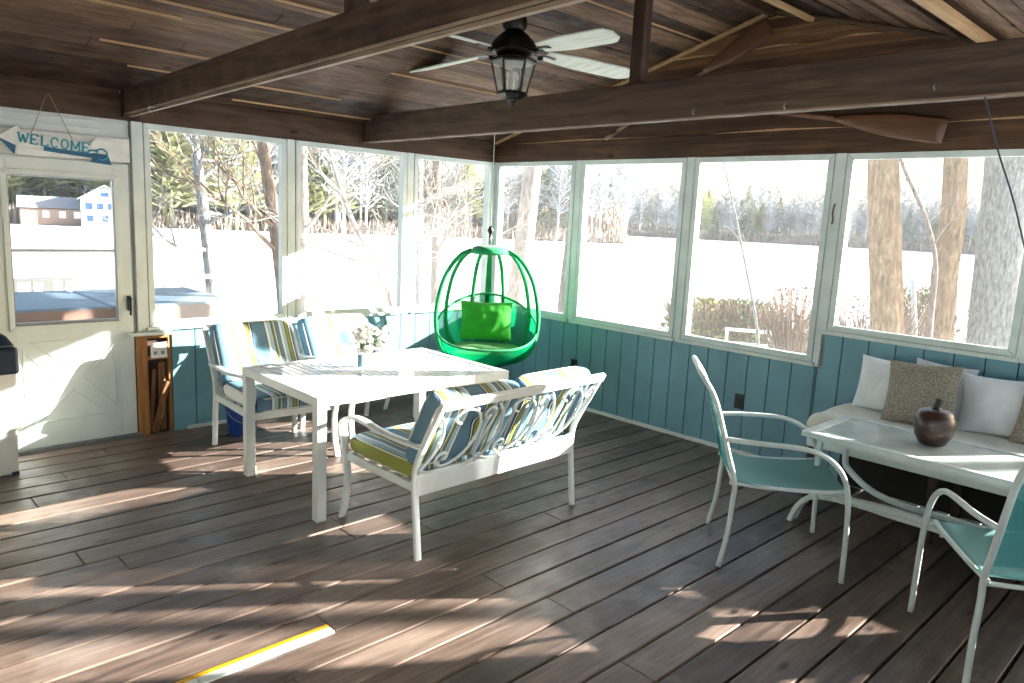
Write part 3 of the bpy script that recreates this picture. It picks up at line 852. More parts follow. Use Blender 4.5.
# ------------------------------------------------------------------ egg chair
def egg():
    cx, cy = -.82, -.88
    t = thing('hanging_egg_chair', 'green hanging fabric egg chair in the corner of the porch', 'hanging chair', (cx, cy, .43), math.atan2(.74, .67))
    # local +x points away from the camera (the back)
    prof = [(0, 0), (.20, .012), (.335, .07), (.415, .17), (.452, .32), (.458, .46), (.435, .62), (.39, .78), (.31, .92), (.22, 1.005), (.11, 1.045)]
    sp = [V((r, 0, z)) for r, z in prof]; sm = spline(sp, 6)
    def rz_at(z):
        for a, b in zip(sm[:-1], sm[1:]):
            if a.z <= z <= b.z+1e-9: return a.x+(b.x-a.x)*((z-a.z)/max(1e-9, b.z-a.z))
        return sm[-1].x
    def pt(a, z, g=0): r = rz_at(z)+g; return V((r*math.cos(a), r*math.sin(a), z))
    zr = lambda a: .20 + .40*(0.5+0.5*math.cos(min(PI, abs(a))))**1.6     # rim height of the bowl
    # ribs
    for deg in (-97, -57, -19, 19, 57, 97):
        a = math.radians(deg); zs = .12
        pts = [pt(a, .03+(1.03-.03)*k/24, .003) for k in range(25)]
        MB().tube(pts, .019, 8).build('rib', M['egg'], t, True)
    # flat strap down the back
    MB().grid(lambda u, v: pt((u-.5)*.13, .30+.74*v, .004), 3, 20).build('back_strap', M['egg'], t, True, recalc=False)
    # bowl
    bw = MB(); bw.grid(lambda u, v: pt(-PI+2*PI*u, max(.002, zr(-PI+2*PI*u)*v), 0), 64, 16, True); bw.build('bowl', M['eggmesh'], t, True)
    rim = [pt(-PI+2*PI*k/64, zr(-PI+2*PI*k/64), .002) for k in range(65)]
    MB().tube(rim, .011, 8, False).build('bowl_rim', M['egg'], t, True)
    # see-through side panels between the ribs
    for a0, a1, z1, m in ((57, 97, 1.0, 'eggveil'), (-97, -57, .98, 'eggveil'), (19, 57, .72, 'eggveil')):
        A0, A1 = math.radians(a0), math.radians(a1)
        MB().grid(lambda u, v: pt(A0+(A1-A0)*u, zr(A0+(A1-A0)*u)+(z1-zr(A0+(A1-A0)*u))*v, -.002), 8, 14).build('side_panel', M[m], t, True)
    MB().lathe([(0, 1.075), (.10, 1.07), (.15, 1.05), (.175, 1.015), (.165, .998), (.12, 1.02), (0, 1.04)], 24).build('top_cap', M['egg'], t, True)
    # front hoop framing the opening
    hp = [pt(math.radians(97), .16+.0*k, 0) for k in (0,)]
    sw = MB(); cushion_mesh(sw, .58, .60, .08, 4, seed=8); o = sw.build('seat_pad', M['greenpillow'], t, True); o.location = (.02, 0, .125)
    MB().tube([(0, 0, 1.04), (0, 0, 1.15)], .008, 8).lathe([(.0, 1.09), (.015, 1.09), (.015, 1.17), (0, 1.17)], 10).build('swivel', M['galv'], t, True)
    MB().lathe([(0, 1.165), (.012, 1.17), (.03, 1.205), (.012, 1.24), (0, 1.25)], 8).build('hook_cap', M['dark'], t, True)
    zc = EZ - slope*cy + .02 - .43
    MB().tube([(0, 0, 1.24), (0, 0, zc)], .0025, 6).build('hanging_rope', M['white'], t)
    # loose pillow
    p = MB(); cushion_mesh(p, .48, .36, .16, 2.4, nu=36, nv=30, corner=0, wob=.02, seed=5, ex=.6, pinch=.06, crease=.016)
    ang = math.atan2(.74, .67)
    po = p.build('pillow', M['greenpillow'], None, True)
    po.location = V((cx+.17*math.cos(ang)-.01, cy+.17*math.sin(ang), .43+.375)); po.rotation_euler = (PI/2-.22, 0, ang-PI/2)
    tag(po, 'leaf green pillow propped inside the hanging egg chair', 'pillow')
egg()

# ------------------------------------------------------------------ teal sling chairs
def sling_chair(loc, rz, label, first=None):
    if first: return copy_tree(first, None, loc, rz, label)
    t = thing('sling_armchair', label, 'chair', loc, rz, 'teal sling armchairs by the glass table')
    # local +y front; rear legs at y=-.28
    m = M['metal2']; y0 = -.28
    for s in (-1, 1):
        xb, xf = s*.262, s*.315
        MB().tube(spline([(s*.285, y0-.02, 0), (s*.272, y0+.012, .18), (xb, y0+.024, .36), (xb, y0+.024, .46), (xb, y0-.03, .64), (xb, y0-.085, .82), (xb, y0-.125, .92), (xb, y0-.185, 1.01)], 6), .0135, 10).build('back_post', m, t, True)
        MB().tube(spline([(xf, y0+.59, 0), (xf, y0+.585, .24), (xf, y0+.575, .42), (xf, y0+.552, .53), (xf, y0+.50, .612), (xf, y0+.42, .665), (xf, y0+.31, .688), (xf*.95, y0+.1, .69), (xb, y0-.045, .688)], 6), .0135, 10).build('arm_and_front_leg', m, t, True)
        MB().tube(spline([(xb*.98, y0-.0, .455), (xb*.98, y0+.2, .445), (xb*1.02, y0+.47, .455), (xb*1.04, y0+.575, .47)], 5), .011, 8).build('seat_rail', m, t, True)
        MB().tube([(xb*1.04, y0+.575, .47), (xf, y0+.575, .44)], .009, 8).build('rail_bracket', m, t, True)
    MB().tube([(-.262, y0+.03, .435), (.262, y0+.03, .435)], .011, 8).build('rear_rail', m, t, True)
    MB().tube([(-.27, y0+.50, .43), (.27, y0+.50, .43)], .009, 8).build('front_rail', m, t, True)
    MB().tube(spline([(-.262, y0-.185, 1.01), (-.2, y0-.195, 1.022), (0, y0-.198, 1.025), (.2, y0-.195, 1.022), (.262, y0-.185, 1.01)], 4), .0125, 8).build('top_rail', m, t, True)
    sy = [V(p) for p in spline([(0, y0+.03, .468), (0, y0+.2, .452), (0, y0+.45, .458), (0, y0+.56, .474), (0, y0+.585, .462), (0, y0+.585, .435)], 5)]
    def seat(u, v):
        f = v*(len(sy)-1); i = min(int(f), len(sy)-2); p = sy[i].lerp(sy[i+1], f-i)
        return V(((u-.5)*.53, p.y, p.z - .018*(1-(2*u-1)**2)*math.sin(PI*min(1, v*1.2))))
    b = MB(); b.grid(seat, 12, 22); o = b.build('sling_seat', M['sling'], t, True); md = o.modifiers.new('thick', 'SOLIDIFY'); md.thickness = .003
    bk = [V(p) for p in spline([(0, y0+.03, .475), (0, y0+.0, .52), (0, y0-.03, .64), (0, y0-.085, .82), (0, y0-.125, .92), (0, y0-.185, 1.01)], 5)]
    def back(u, v):
        f = v*(len(bk)-1); i = min(int(f), len(bk)-2); p = bk[i].lerp(bk[i+1], f-i)
        return V(((u-.5)*.515, p.y - .02*(1-(2*u-1)**2), p.z))
    b = MB(); b.grid(back, 12, 20); o = b.build('sling_back', M['slingback'], t, True); md = o.modifiers.new('thick', 'SOLIDIFY'); md.thickness = .002
    # white feet
    return t
FA = math.atan2(-.796, .605) - PI/2
dA = V((.605, -.796, 0)); cA = (V((-1.863, -3.973, 0)) + V((-1.441, -3.648, 0)))/2 + dA*.28
sc1 = sling_chair((cA.x, cA.y, 0), FA, 'teal sling armchair in the middle of the floor, facing the glass table side-on')
dB = V((.83, .557, 0)); sB = V((.557, -.83, 0)); cB = V((-1.575, -4.815, 0)) + sB*.315 - dB*.305
sling_chair((cB.x, cB.y, 0), math.atan2(dB.y, dB.x)-PI/2, 'teal sling armchair cut off by the right edge, seen from behind', sc1)

# ------------------------------------------------------------------ glass table and daybed
def glass_table():
    x0, x1, y0, y1, zt = -1.285, -.70, -5.36, -4.06, .665
    t = thing('glass_table', 'long white-framed patio table with rippled glass top in front of the daybed', 'table', ((x0+x1)/2, (y0+y1)/2, 0))
    hx, hy = (x1-x0)/2, (y1-y0)/2
    mb = MB()
    for s in (-1, 1):
        mb.b2((s*hx-.045*(s > 0), -hy, zt-.032), (s*hx+.045*(s < 0), hy, zt)); mb.b2((-hx+.045, s*hy-.06*(s > 0), zt-.032), (hx-.045, s*hy+.06*(s < 0), zt))
    mb.build('top_frame', M['metal2'], t, bevel=.006)
    MB().b2((-hx+.04, -hy+.055, zt-.016), (hx-.04, hy-.055, zt-.007)).build('glass_panel', M['tableglass'], t)
    MB().b2((-hx+.06, -hy+.1, zt-.06), (-hx+.085, hy-.1, zt-.032)).b2((hx-.085, -hy+.1, zt-.06), (hx-.06, hy-.1, zt-.032)).build('apron_rail', M['metal2'], t, bevel=.003)
    for s in (1, -1):
        for sx in (-1, 1):
            MB().sweep(spline([(sx*.19, s*(hy-.07), zt-.05), (sx*.19, s*(hy-.075), .42), (sx*.185, s*(hy-.11), .36), (sx*.13, s*(hy-.26), .295), (sx*.07, s*.2, .28), (sx*.07, 0, .28)], 6), .032, .03, (1, 0, 0)).build('upper_brace', M['metal2'], t, 'auto')
            MB().sweep(spline([(.055+sx*.03, s*(hy+.15), 0), (.055+sx*.03, s*(hy+.10), .12), (.05+sx*.03, s*(hy+.0), .20), (.02+sx*.03, s*(hy-.25), .235), (sx*.05, s*.2, .245), (sx*.05, 0, .245)], 6), .032, .03, (1, 0, 0)).build('leg', M['metal2'], t, 'auto')
    v = thing('pottery_jar', 'round dark brown glazed pottery jar with narrow neck on the glass table', 'vase', (-.93, -4.62, .666))
    MB().lathe([(0, 0), (.056, 0), (.068, .008), (.090, .05), (.102, .10), (.100, .145), (.080, .182), (.045, .194), (.024, .193), (0, .193)], 32).build('jar_body', M['glaze'], v, True)
    MB().tube(spline([(0, 0, .188), (.002, 0, .21), (.006, -.004, .23), (.011, -.006, .246)], 4), [.026, .022, .02, .019, .019, .018, .018, .018, .018, .018, .018, .018, .019], 14).build('stopper', M['dark'], v, True)
glass_table()

def daybed():
    x0, x1, y0, y1 = -.675, -.04, -5.36, -3.80
    t = thing('daybed', 'low daybed with thick cream seat cushion against the right wall', 'daybed', ((x0+x1)/2, (y0+y1)/2, 0))
    hx, hy = (x1-x0)/2, (y1-y0)/2
    mb = MB(); cushion_mesh(mb, 2*hx, 2*hy, .15, 20, nu=22, nv=44, wob=.008, seed=2)
    o = mb.build('seat_cushion', M['cream'], t, True); o.location = (0, 0, .545)
    MB().b2((-hx+.02, -hy+.02, .40), (hx-.01, hy-.02, .465)).build('platform', M['metal2'], t, bevel=.006)
    MB().b2((hx-.06, -hy+.06, .03), (hx-.03, hy-.06, .40)).build('shade_panel', M['deck_shade_black'], t, bevel=.004)  # black sheet added near the wall as the deep shade under the bed
    for sx in (-1, 1):
        for sy in (-1, 0, 1): MB().b2((sx*(hx-.05)-.025, sy*(hy-.06)-.025, 0), (sx*(hx-.05)+.025, sy*(hy-.06)+.025, .41)).build('leg', M['post_wood'], t, bevel=.003)
    def pil(y, w, h, th, m, lab, lean, x, roll=0, seed=0):
        p = MB(); cushion_mesh(p, w, h, th, 2.4, nu=34, nv=30, corner=0, wob=.015, seed=seed, ex=.62, pinch=.075, crease=.012 if m is M['pillow_white'] else .005)
        o = p.build('throw_pillow', m, None, True); o.rotation_euler = (PI/2-lean, roll, -PI/2)
        o.location = (x, y, .615+h/2*math.cos(lean)+.0); tag(o, lab, 'pillow', 'throw pillows on the daybed')
    pil(-4.12, .40, .36, .13, M['pillow_white'], 'plain white throw pillow left of the speckled one on the daybed', .22, -.20, .02, 1)
    pil(-4.36, .42, .40, .14, M['speckle'], 'speckled grey-beige throw pillow between the two white ones on the daybed', .30, -.34, -.06, 2)
    pil(-4.74, .40, .36, .14, M['pillow_white'], 'plain white throw pillow behind the dark pottery jar, right of the speckled one', .25, -.20, -.05, 3)
    pil(-5.06, .42, .38, .14, M['speckle'], 'speckled throw pillow at the right edge of the picture on the daybed', .30, -.27, .05, 4)
    pil(-4.40, .36, .37, .08, M['pillow_white'], 'white pillow mostly hidden behind the speckled throw pillow on the daybed', .12, -.095, .05, 6)
daybed()

# ------------------------------------------------------------------ bin, strip, oars, cords
def bin_():
    t = thing('waste_bin', 'white waste bin with a dark navy lid at the left edge, beside the door', 'bin', (-4.555, -.265, 0), .03)
    def tb(z0, z1, w0, w1, d0, d1, name, m, bev=.012):
        mb = MB(); a = [mb.bm.verts.new(p) for p in ((-w0, -d0, z0), (w0, -d0, z0), (w0, d0, z0), (-w0, d0, z0))]; b = [mb.bm.verts.new(p) for p in ((-w1, -d1, z1), (w1, -d1, z1), (w1, d1, z1), (-w1, d1, z1))]
        mb._skin([a, b]); return mb.build(name, m, t, bevel=bev)
    tb(0, .67, .19, .21, .15, .165, 'bin_body', M['binwhite'])
    tb(.65, .82, .225, .225, .175, .175, 'lid_rim', M['navy'], .02)
    tb(.82, .90, .215, .17, .165, .11, 'lid_dome', M['navy'], .02)
    tb(.30, .43, .235, .255, .18, .19, 'clear_tray', M['clear'], .02)
    for s in (-1, 1): MB().b2((s*.17-.02, -.16, -.0), (s*.17+.02, -.12, .02)).build('foot', M['navy'], t)
bin_()

def strip():
    t = thing('floor_edging_strip', 'loose white edging strip with a yellow edge lying on the floor boards', 'strip', (-4.20, -3.235, 0), 0)
    MB().b2((-.62, .016, .0), (.435, .036, .012)).build('yellow_edge', M['yellow'], t, bevel=.002)
    mb = MB(); x = -.62
    while x < .43:
        x1 = min(.437, x+.165); mb.b2((x+.001, -.03, 0), (x1-.001, .015, .010)); x = x1
    mb.build('white_segment', M['metal2'], t, bevel=.002)
strip()

def oar(p_grip, p_tip, n, lab):
    a, b = V(p_grip), V(p_tip); d = (b-a).normalized(); Ln = (b-a).length
    t = thing('oar', lab, 'oar', (a+b)/2, 0, 'crossed oars on the gable wall')
    c = (a+b)/2; w = V((1, 0, 0)).cross(d).normalized()
    MB().tube([a-c, a+d*(Ln*.35)-c, a+d*(Ln*.66)-c], [.016, .019, .019], 12).build('shaft', M['oar'], t, True)
    mb = MB(); vs = []
    for k in range(13):
        f = k/12; p = a+d*(Ln*(.64+.36*f))-c; hw = .02+.058*math.sin(min(1, f*1.5)*PI/2); hw *= 1 if f < .93 else .93; th = .018*(1-f)+.006
        vs.append([mb.bm.verts.new(p + w*(hw*math.cos(2*PI*j/12)) + V((th*math.sin(2*PI*j/12), 0, 0))) for j in range(12)])
    mb._skin(vs); mb.build('blade', M['oar'], t, True)
    MB().tube([a-c-d*.02, a-c+d*.10], .021, 10).build('grip', M['oar'], t, True)
oar((-.055, -2.30, 2.735), (-.055, -4.20, 2.415), 0, 'wooden oar on the gable wall with its blade pointing down to the right')
oar((-.105, -1.55, 2.48), (-.105, -2.98, 3.20), 1, 'wooden oar on the gable wall with its blade raised toward the ridge')

def cords():
    o = MB().tube(spline([(-1.60, -4.815, 2.36), (-1.57, -4.89, 2.13), (-1.55, -4.975, 1.91), (-1.50, -5.10, 1.5)], 6), .0035, 6).build('pull_string', M['bluecord']); tag(o, 'thin dark blue cord hanging from the ceiling beam at the right', 'cord')
    for (x, y, z, lab) in ((-1.59, -3.93, 2.395, 'small metal hook on the beam above the oar blade'), (-1.60, -3.40, 2.40, 'rusty hook with a bit of string in the beam near the oar shaft'), (-1.60, -4.62, 2.43, 'small hook screwed into the beam beside the blue cord'), (-3.545, -.62, 2.35, 'small white hook under the near beam above the door-side window')):
        o = MB().tube(spline([(x+.012, y, z), (x-.02, y, z), (x-.03, y, z-.015), (x-.02, y, z-.028), (x-.012, y, z-.02)], 4), .0035, 6).build('screw_hook', M['galv'], None, True); tag(o, lab, 'hook')
    o = MB().tube(spline([(-.022, -3.555, 1.96), (-.03, -3.55, 1.90), (-.02, -3.553, 1.86), (-.035, -3.556, 1.82)], 5), .005, 6).build('window_hook', M['dark'], None, True); tag(o, 'black hook latch on the window post left of the big trunks', 'latch')
cords()

# ------------------------------------------------------------------ outdoors
def ground():
    def g(x, y):
        dx = max(XW-x, 0, x-.1); dy = max(YS-y, 0, y-.1); d = math.hypot(dx, dy)
        f = min(1, max(0, (d-3)/24)); f = f*f*(3-2*f)
        return -.75-1.85*f + (.05*mnoise.noise(V((x*.3, y*.3, 0))) if d < 40 else 0)
    return g
G = ground()
def terrain():
    mb = MB(); xs = []
    def axis(n, near, far): return [math.copysign((abs(i)/n)**3*far + abs(i)/n*near, i) for i in range(-n, n+1)]
    ax = axis(40, 30, 900); vs = [[mb.bm.verts.new((x-3, y-3, G(x-3, y-3))) for y in ax] for x in ax]
    for i in range(len(ax)-1):
        for j in range(len(ax)-1): mb.face([vs[i][j], vs[i+1][j], vs[i+1][j+1], vs[i][j+1]])
    o = mb.build('ground', M['snow'], None, True); o['kind'] = 'structure'
terrain()

def tree_mesh(mb, path, r0, r1, rnd, levels=3, nbr=7, start=.35, spread=1.0, seg=10, lf=.42):
    pts = spline(path, 6); n = len(pts)
    rr = []
    for i in range(n):
        f = i/(n-1); rr.append((r0+(r1-r0)*f)*(1+.06*mnoise.noise(V((i*.7, r0*50, 0)))) * (1.25-.25*min(1, f*8)))
    mb.tube(pts, rr, seg)
    Ltot = sum((b-a).length for a, b in zip(pts[:-1], pts[1:]))
    def branch(p, d, L, r, lev):
        k = 5; q = [p]; dd = d.normalized()
        for i in range(k):
            dd = (dd + V((rnd.uniform(-1, 1), rnd.uniform(-1, 1), rnd.uniform(-.7, .9)))*.24).normalized(); q.append(q[-1]+dd*(L/k))
        mb.tube(q, [r*(1-.8*i/k) for i in range(k+1)], 5 if lev > 1 else 4, False)
        if lev > 0:
            for i in range(2 + lev):
                f = rnd.uniform(.25, 1); j = min(k-1, int(f*k)); b = q[j].lerp(q[j+1], f*k-j)
                nd = (dd + V((rnd.uniform(-1, 1), rnd.uniform(-1, 1), rnd.uniform(-.6, .9)))*.9).normalized()
                branch(b, nd, L*rnd.uniform(.4, .65), r*.5, lev-1)
    for k in range(nbr):
        f = start + (1-start)*(k+rnd.random())/nbr; i = min(n-2, int(f*(n-1)))
        a = rnd.uniform(0, 2*PI); d = V((math.cos(a), math.sin(a), rnd.uniform(.0, .9)*1/spread))
        branch(pts[i], d, Ltot*lf*rnd.uniform(.6, 1.1)*(1.1-.5*f), rr[i]*.42, levels)

def near_tree(name, lab, path, r0, r1, mat, seed, **kw):
    rnd = random.Random(seed); b = V(path[0]); b.z = G(b.x, b.y)-.05
    t = thing(name, lab, 'tree', b, 0, kw.pop('group', None))
    mb = MB(); tree_mesh(mb, [(0, 0, 0)] + [V(p)-b for p in path[1:]], r0, r1, rnd, **kw); mb.build('trunk_and_branches', mat, t, True)
    return t
# seen through the window wall on the left
near_tree('leaning_tree', 'bare tree with forked grey trunk in the middle of the window beside the door', [(-.35, 6.2, -2), (-.43, 6.24, .36), (-.52, 6.28, 1.6), (-.62, 6.32, 2.6), (-.75, 6.4, 4), (-.6, 6.5, 6.5)], .11, .05, M['bark_grey'], 3, nbr=16, start=.3, lf=.33)
near_tree('leaning_tree', 'bare tree leaning behind the right side of the window beside the door', [(.2, 4.86, -2), (.12, 4.89, .48), (-.0, 4.95, 1.6), (-.14, 5.02, 2.71), (-.4, 5.1, 4.2), (-.5, 5.1, 6)], .11, .06, M['bark_brown'], 11, nbr=9, start=.28, lf=.36)
near_tree('straight_tree', 'slim pale trunk at the left edge of the middle window of the door wall', [(1.84, 7.38, -2), (1.84, 7.38, .16), (1.81, 7.4, 2.8), (1.7, 7.4, 6.5)], .10, .06, M['bark_pale'], 5, nbr=8, start=.5)
near_tree('birch_tree', 'pale leaning birch with many thin branches in the middle window of the door wall', [(1.05, 3.15, -1.6), (.99, 3.21, .4), (.72, 3.38, 1.1), (.47, 3.55, 1.68), (.23, 3.7, 2.56), (.1, 3.8, 3.6)], .055, .022, M['bark_pale'], 8, nbr=18, start=.3, lf=.45)
near_tree('straight_tree', 'grey trunk left of centre behind the hazy window near the corner', [(4.32, 6.98, -2), (4.3, 6.98, -.1), (4.23, 7.04, 2.72), (4.2, 7.0, 6.5)], .13, .09, M['bark_grey'], 21, nbr=10, start=.45)
near_tree('straight_tree', 'darker slim trunk just right of the grey one behind the window near the corner', [(5.83, 8.34, -2), (5.8, 8.34, 0), (5.77, 8.39, 2.87), (5.7, 8.3, 7)], .14, .08, M['bark_dark'], 22, nbr=12, start=.4)
near_tree('leaning_tree', 'thick pale trunk leaning behind the hanging egg chair', [(3.02, 2.85, -1.8), (3.08, 2.79, .19), (3.15, 2.7, 1.4), (3.21, 2.65, 2.5), (3.4, 2.5, 5)], .19, .13, M['bark_pale'], 23, nbr=5, start=.84, levels=1)
near_tree('straight_tree', 'dark trunk beside the post between the first two windows of the right wall', [(2.83, 1.6, -1.5), (2.87, 1.56, .4), (2.93, 1.5, 2.04), (3.0, 1.45, 4.5)], .085, .06, M['bark_dark'], 24, nbr=4, start=.86, levels=1)
# seen through the right wall
near_tree('birch_sapling', 'thin bare birch sapling standing alone in the third window of the right wall', [(7.2, .6, -2), (7.13, .66, -.04), (6.95, .95, 1.2), (6.8, 1.2, 2.2), (6.64, 1.51, 3.26)],   .034, .010, M['bark_grey'], 31, nbr=13, start=.3, levels=1, lf=.3)
near_tree('maple_trunk', 'tan trunk at the left of the big window over the daybed', [(4.43, -2.56, -1.3), (4.40, -2.48, .54), (4.37, -2.33, 1.69), (4.31, -2.21, 2.67), (4.30, -2.05, 4.2), (4.35, -1.85, 6)], .195, .165, M['bark_tan'], 32, nbr=5, start=.86, levels=1, seg=16)
near_tree('maple_trunk', 'tan trunk in the centre of the big window over the daybed, slightly bent', [(5.2, -2.9, -1.4), (5.2, -2.85, .47), (5.17, -2.81, 1.3), (5.21, -2.80, 2.0), (5.13, -2.76, 2.75), (5.0, -2.6, 5)], .165, .13, M['bark_tan'], 33, nbr=5, start=.9, levels=1, seg=16)
near_tree('thin_sapling', 'thin dark sapling curving up between the two tan trunks', [(4.52, -3.0, -1.2), (4.49, -2.93, .78), (4.48, -2.89, 1.47), (4.43, -2.72, 2.01), (4.34, -2.43, 2.59), (4.2, -2.2, 3.3)], .034, .016, M['bark_dark'], 34, nbr=7, start=.45, levels=2, lf=.28, seg=7)
near_tree('maple_trunk', 'massive grey furrowed trunk at the right edge of the big window', [(5.80, -3.38, -1.5), (5.79, -3.30, .35), (5.78, -3.24, 1.63), (5.77, -3.19, 2.81), (5.78, -3.1, 5.2)], .30, .27, M['bark_grey'], 35, nbr=4, start=.88, levels=1, seg=18)
# trees south-east of the porch; they shade its floor
for i, (x, y0, r, lean) in enumerate(((5.0, -5.40, .05, .0), (6.0, -5.76, .10, .10))):
    y = y0 - .66*x
    near_tree('shade_tree', 'bare tree outside the right-hand windows, beyond the picture edge', [(x, y, -2), (x, y, .8), (x+.05, y+lean*.5, 2.6), (x+.1, y+lean, 5), (x, y+lean*1.2, 8)], r, r*.7, M['bark_grey'], 60+i, nbr=3, start=.7, levels=1, lf=.25, group='trees beyond the picture edge')

# shrubs, poles, railing by the shore
def shrub(name, lab, p, rx, rz, mat, n, sz, seed, twigs=True):
    rnd = random.Random(seed); z = G(p[0], p[1])
    t = thing(name, lab, 'shrub', (p[0], p[1], z))
    if twigs:
        mb = MB()
        for k in range(int(n*.35)):
            a = rnd.uniform(0, 2*PI); r = rnd.random()**.5*rx; e = V((r*math.cos(a), r*math.sin(a), rz*rnd.uniform(.6, 1.05)))
            mb.tube([(e.x*.25, e.y*.25, 0), (e.x*.6+rnd.uniform(-.1, .1), e.y*.6, e.z*.55), e], [.012, .008, .004], 4, False)
        mb.build('twigs', M['bush_b'], t)
    mb = MB()
    for k in range(n):
        a = rnd.uniform(0, 2*PI); r = rnd.random()**.5*rx; h = rnd.random(); c = V((r*math.cos(a)*math.sqrt(max(.05, 1-(h*.9)**2)), r*math.sin(a)*math.sqrt(max(.05, 1-(h*.9)**2)), h*rz))
        d = V((rnd.uniform(-1, 1), rnd.uniform(-1, 1), rnd.uniform(-1, 1))).normalized()*sz; e = d.orthogonal().normalized()*sz*.5
        mb.quad(c, c+d*.5+e, c+d, c+d*.5-e)
    mb.build('foliage', mat, t)
shrub('low_shrub', 'olive-yellow low shrub at the bottom left of the third right-wall window', (10.0, 3.5), 1.15, 1.25, M['bush_y'], 2200, .10, 1)
shrub('low_shrub', 'olive green shrub beside the yellow one at the bottom of the third right-wall window', (10.5, 2.7), 1.0, 1.3, M['bush_g'], 2000, .10, 2)
shrub('twiggy_shrub', 'brown twiggy shrub below the post left of the big window', (8.4, .55), .8, 1.7, M['bush_b'], 800, .06, 3)
shrub('twiggy_shrub', 'brown twiggy shrub at the bottom left of the big window', (6.0, -1.75), .8, 1.75, M['bush_b'], 800, .05, 4)
shrub('leafy_shrub', 'green leafy shrub between the two tan trunks', (7.2, -1.95), .7, 1.85, M['bush_g'], 1200, .08, 5)
shrub('twiggy_shrub', 'brown twiggy shrub between the centre trunk and the grey trunk', (8.3, -3.15), 1.0, 1.9, M['bush_b'], 1000, .06, 6)
for p, q, r, lab in (((6.14, -2.13, 1.15), (6.25, -2.5, -1.3), .035, 'white pole leaning between the tan trunks'), ((9.0, 1.35, .40), (9.35, .75, -1.9), .04, 'white pole leaning at the right of the third right-wall window')):
    o = MB().tube([p, q], r, 10).build('dock_pole', M['white'], None, True); tag(o, lab, 'pole')
def barrel():
    t = thing('blue_drum', 'small blue drum far out by the shore in the third right-wall window', 'drum', (11.78, 4.6, G(11.78, 4.6)))
    zt = -.62 - G(11.78, 4.6); MB().lathe([(0, 0), (.13, 0), (.14, .05), (.14, zt*.8), (.06, zt), (0, zt)], 14).build('drum_body', M['bluefar'], t, True)
    MB().lathe([(0, zt-.02), (.05, zt-.02), (.05, zt+.05), (0, zt+.05)], 10).build('drum_cap', M['bluefar'], t)
barrel()
def rail():
    z = G(9.7, 2.2)
    t = thing('shore_railing', 'short white railing by the shore in the third right-wall window', 'railing', (9.7, 2.2, z), math.atan2(-.4, .21))
    h = -.45-z
    for x in (-.45, .45): MB().b2((x-.035, -.035, 0), (x+.035, .035, h)).build('post', M['white'], t)
    MB().b2((-.5, -.03, h-.05), (.5, .03, h+.02)).build('top_rail', M['white'], t); MB().b2((-.45, -.02, h*.5), (.45, .02, h*.5+.05)).build('mid_rail', M['white'], t)
rail()

# hot tub on the outside deck
def outside_deck():
    o = MB().b2((-6.5, .12, -.10), (-1.0, 3.2, -.03)).build('outer_deck_floor', M['snow']); o['kind'] = 'structure'
    for x in (-6.4, -3.8, -1.1): MB().b2((x-.06, .2, -1.4), (x+.06, 3.1, -.1)).build('deck_joist', M['deck_shade_black'], o)
outside_deck()
def tub():
    t = thing('hot_tub', 'covered hot tub outside the door and its neighbouring window', 'hot tub', (-3.35, 1.75, -.03))
    MB().b2((-1.05, -.6, 0), (1.05, .62, .77)).build('cabinet', M['stud'], t, bevel=.03)
    MB().b2((-1.1, -.66, .77), (-.02, .68, .88)).b2((.0, -.66, .77), (1.1, .68, .88)).build('cover', M['tubtop'], t, bevel=.02)
    MB().b2((-1.11, -.67, .73), (1.11, -.662, .86)).b2((1.102, -.66, .73), (1.11, .68, .86)).build('cover_skirt', M['tubside'], t)
tub()
def deck_rail():
    t = thing('deck_railing', 'white deck railing beyond the hot tub outside the door wall', 'railing', (-3.7, 3.1, -.03))
    for x in (-2.7, -1.2, .3, 1.5, 2.65): MB().b2((x-.045, -.045, 0), (x+.045, .045, .92)).build('post', M['white'], t, bevel=.004)
    MB().b2((-2.75, -.06, .90), (2.7, .06, .94)).build('top_rail', M['white'], t); MB().b2((-2.7, -.02, .1), (2.65, .02, .14)).build('bottom_rail', M['white'], t)
    mb = MB()
    for k in range(36): mb.b2((-2.6+k*.145-.015, -.015, .14), (-2.6+k*.145+.015, .015, .9))
    mb.build('baluster', M['white'], t)
deck_rail()

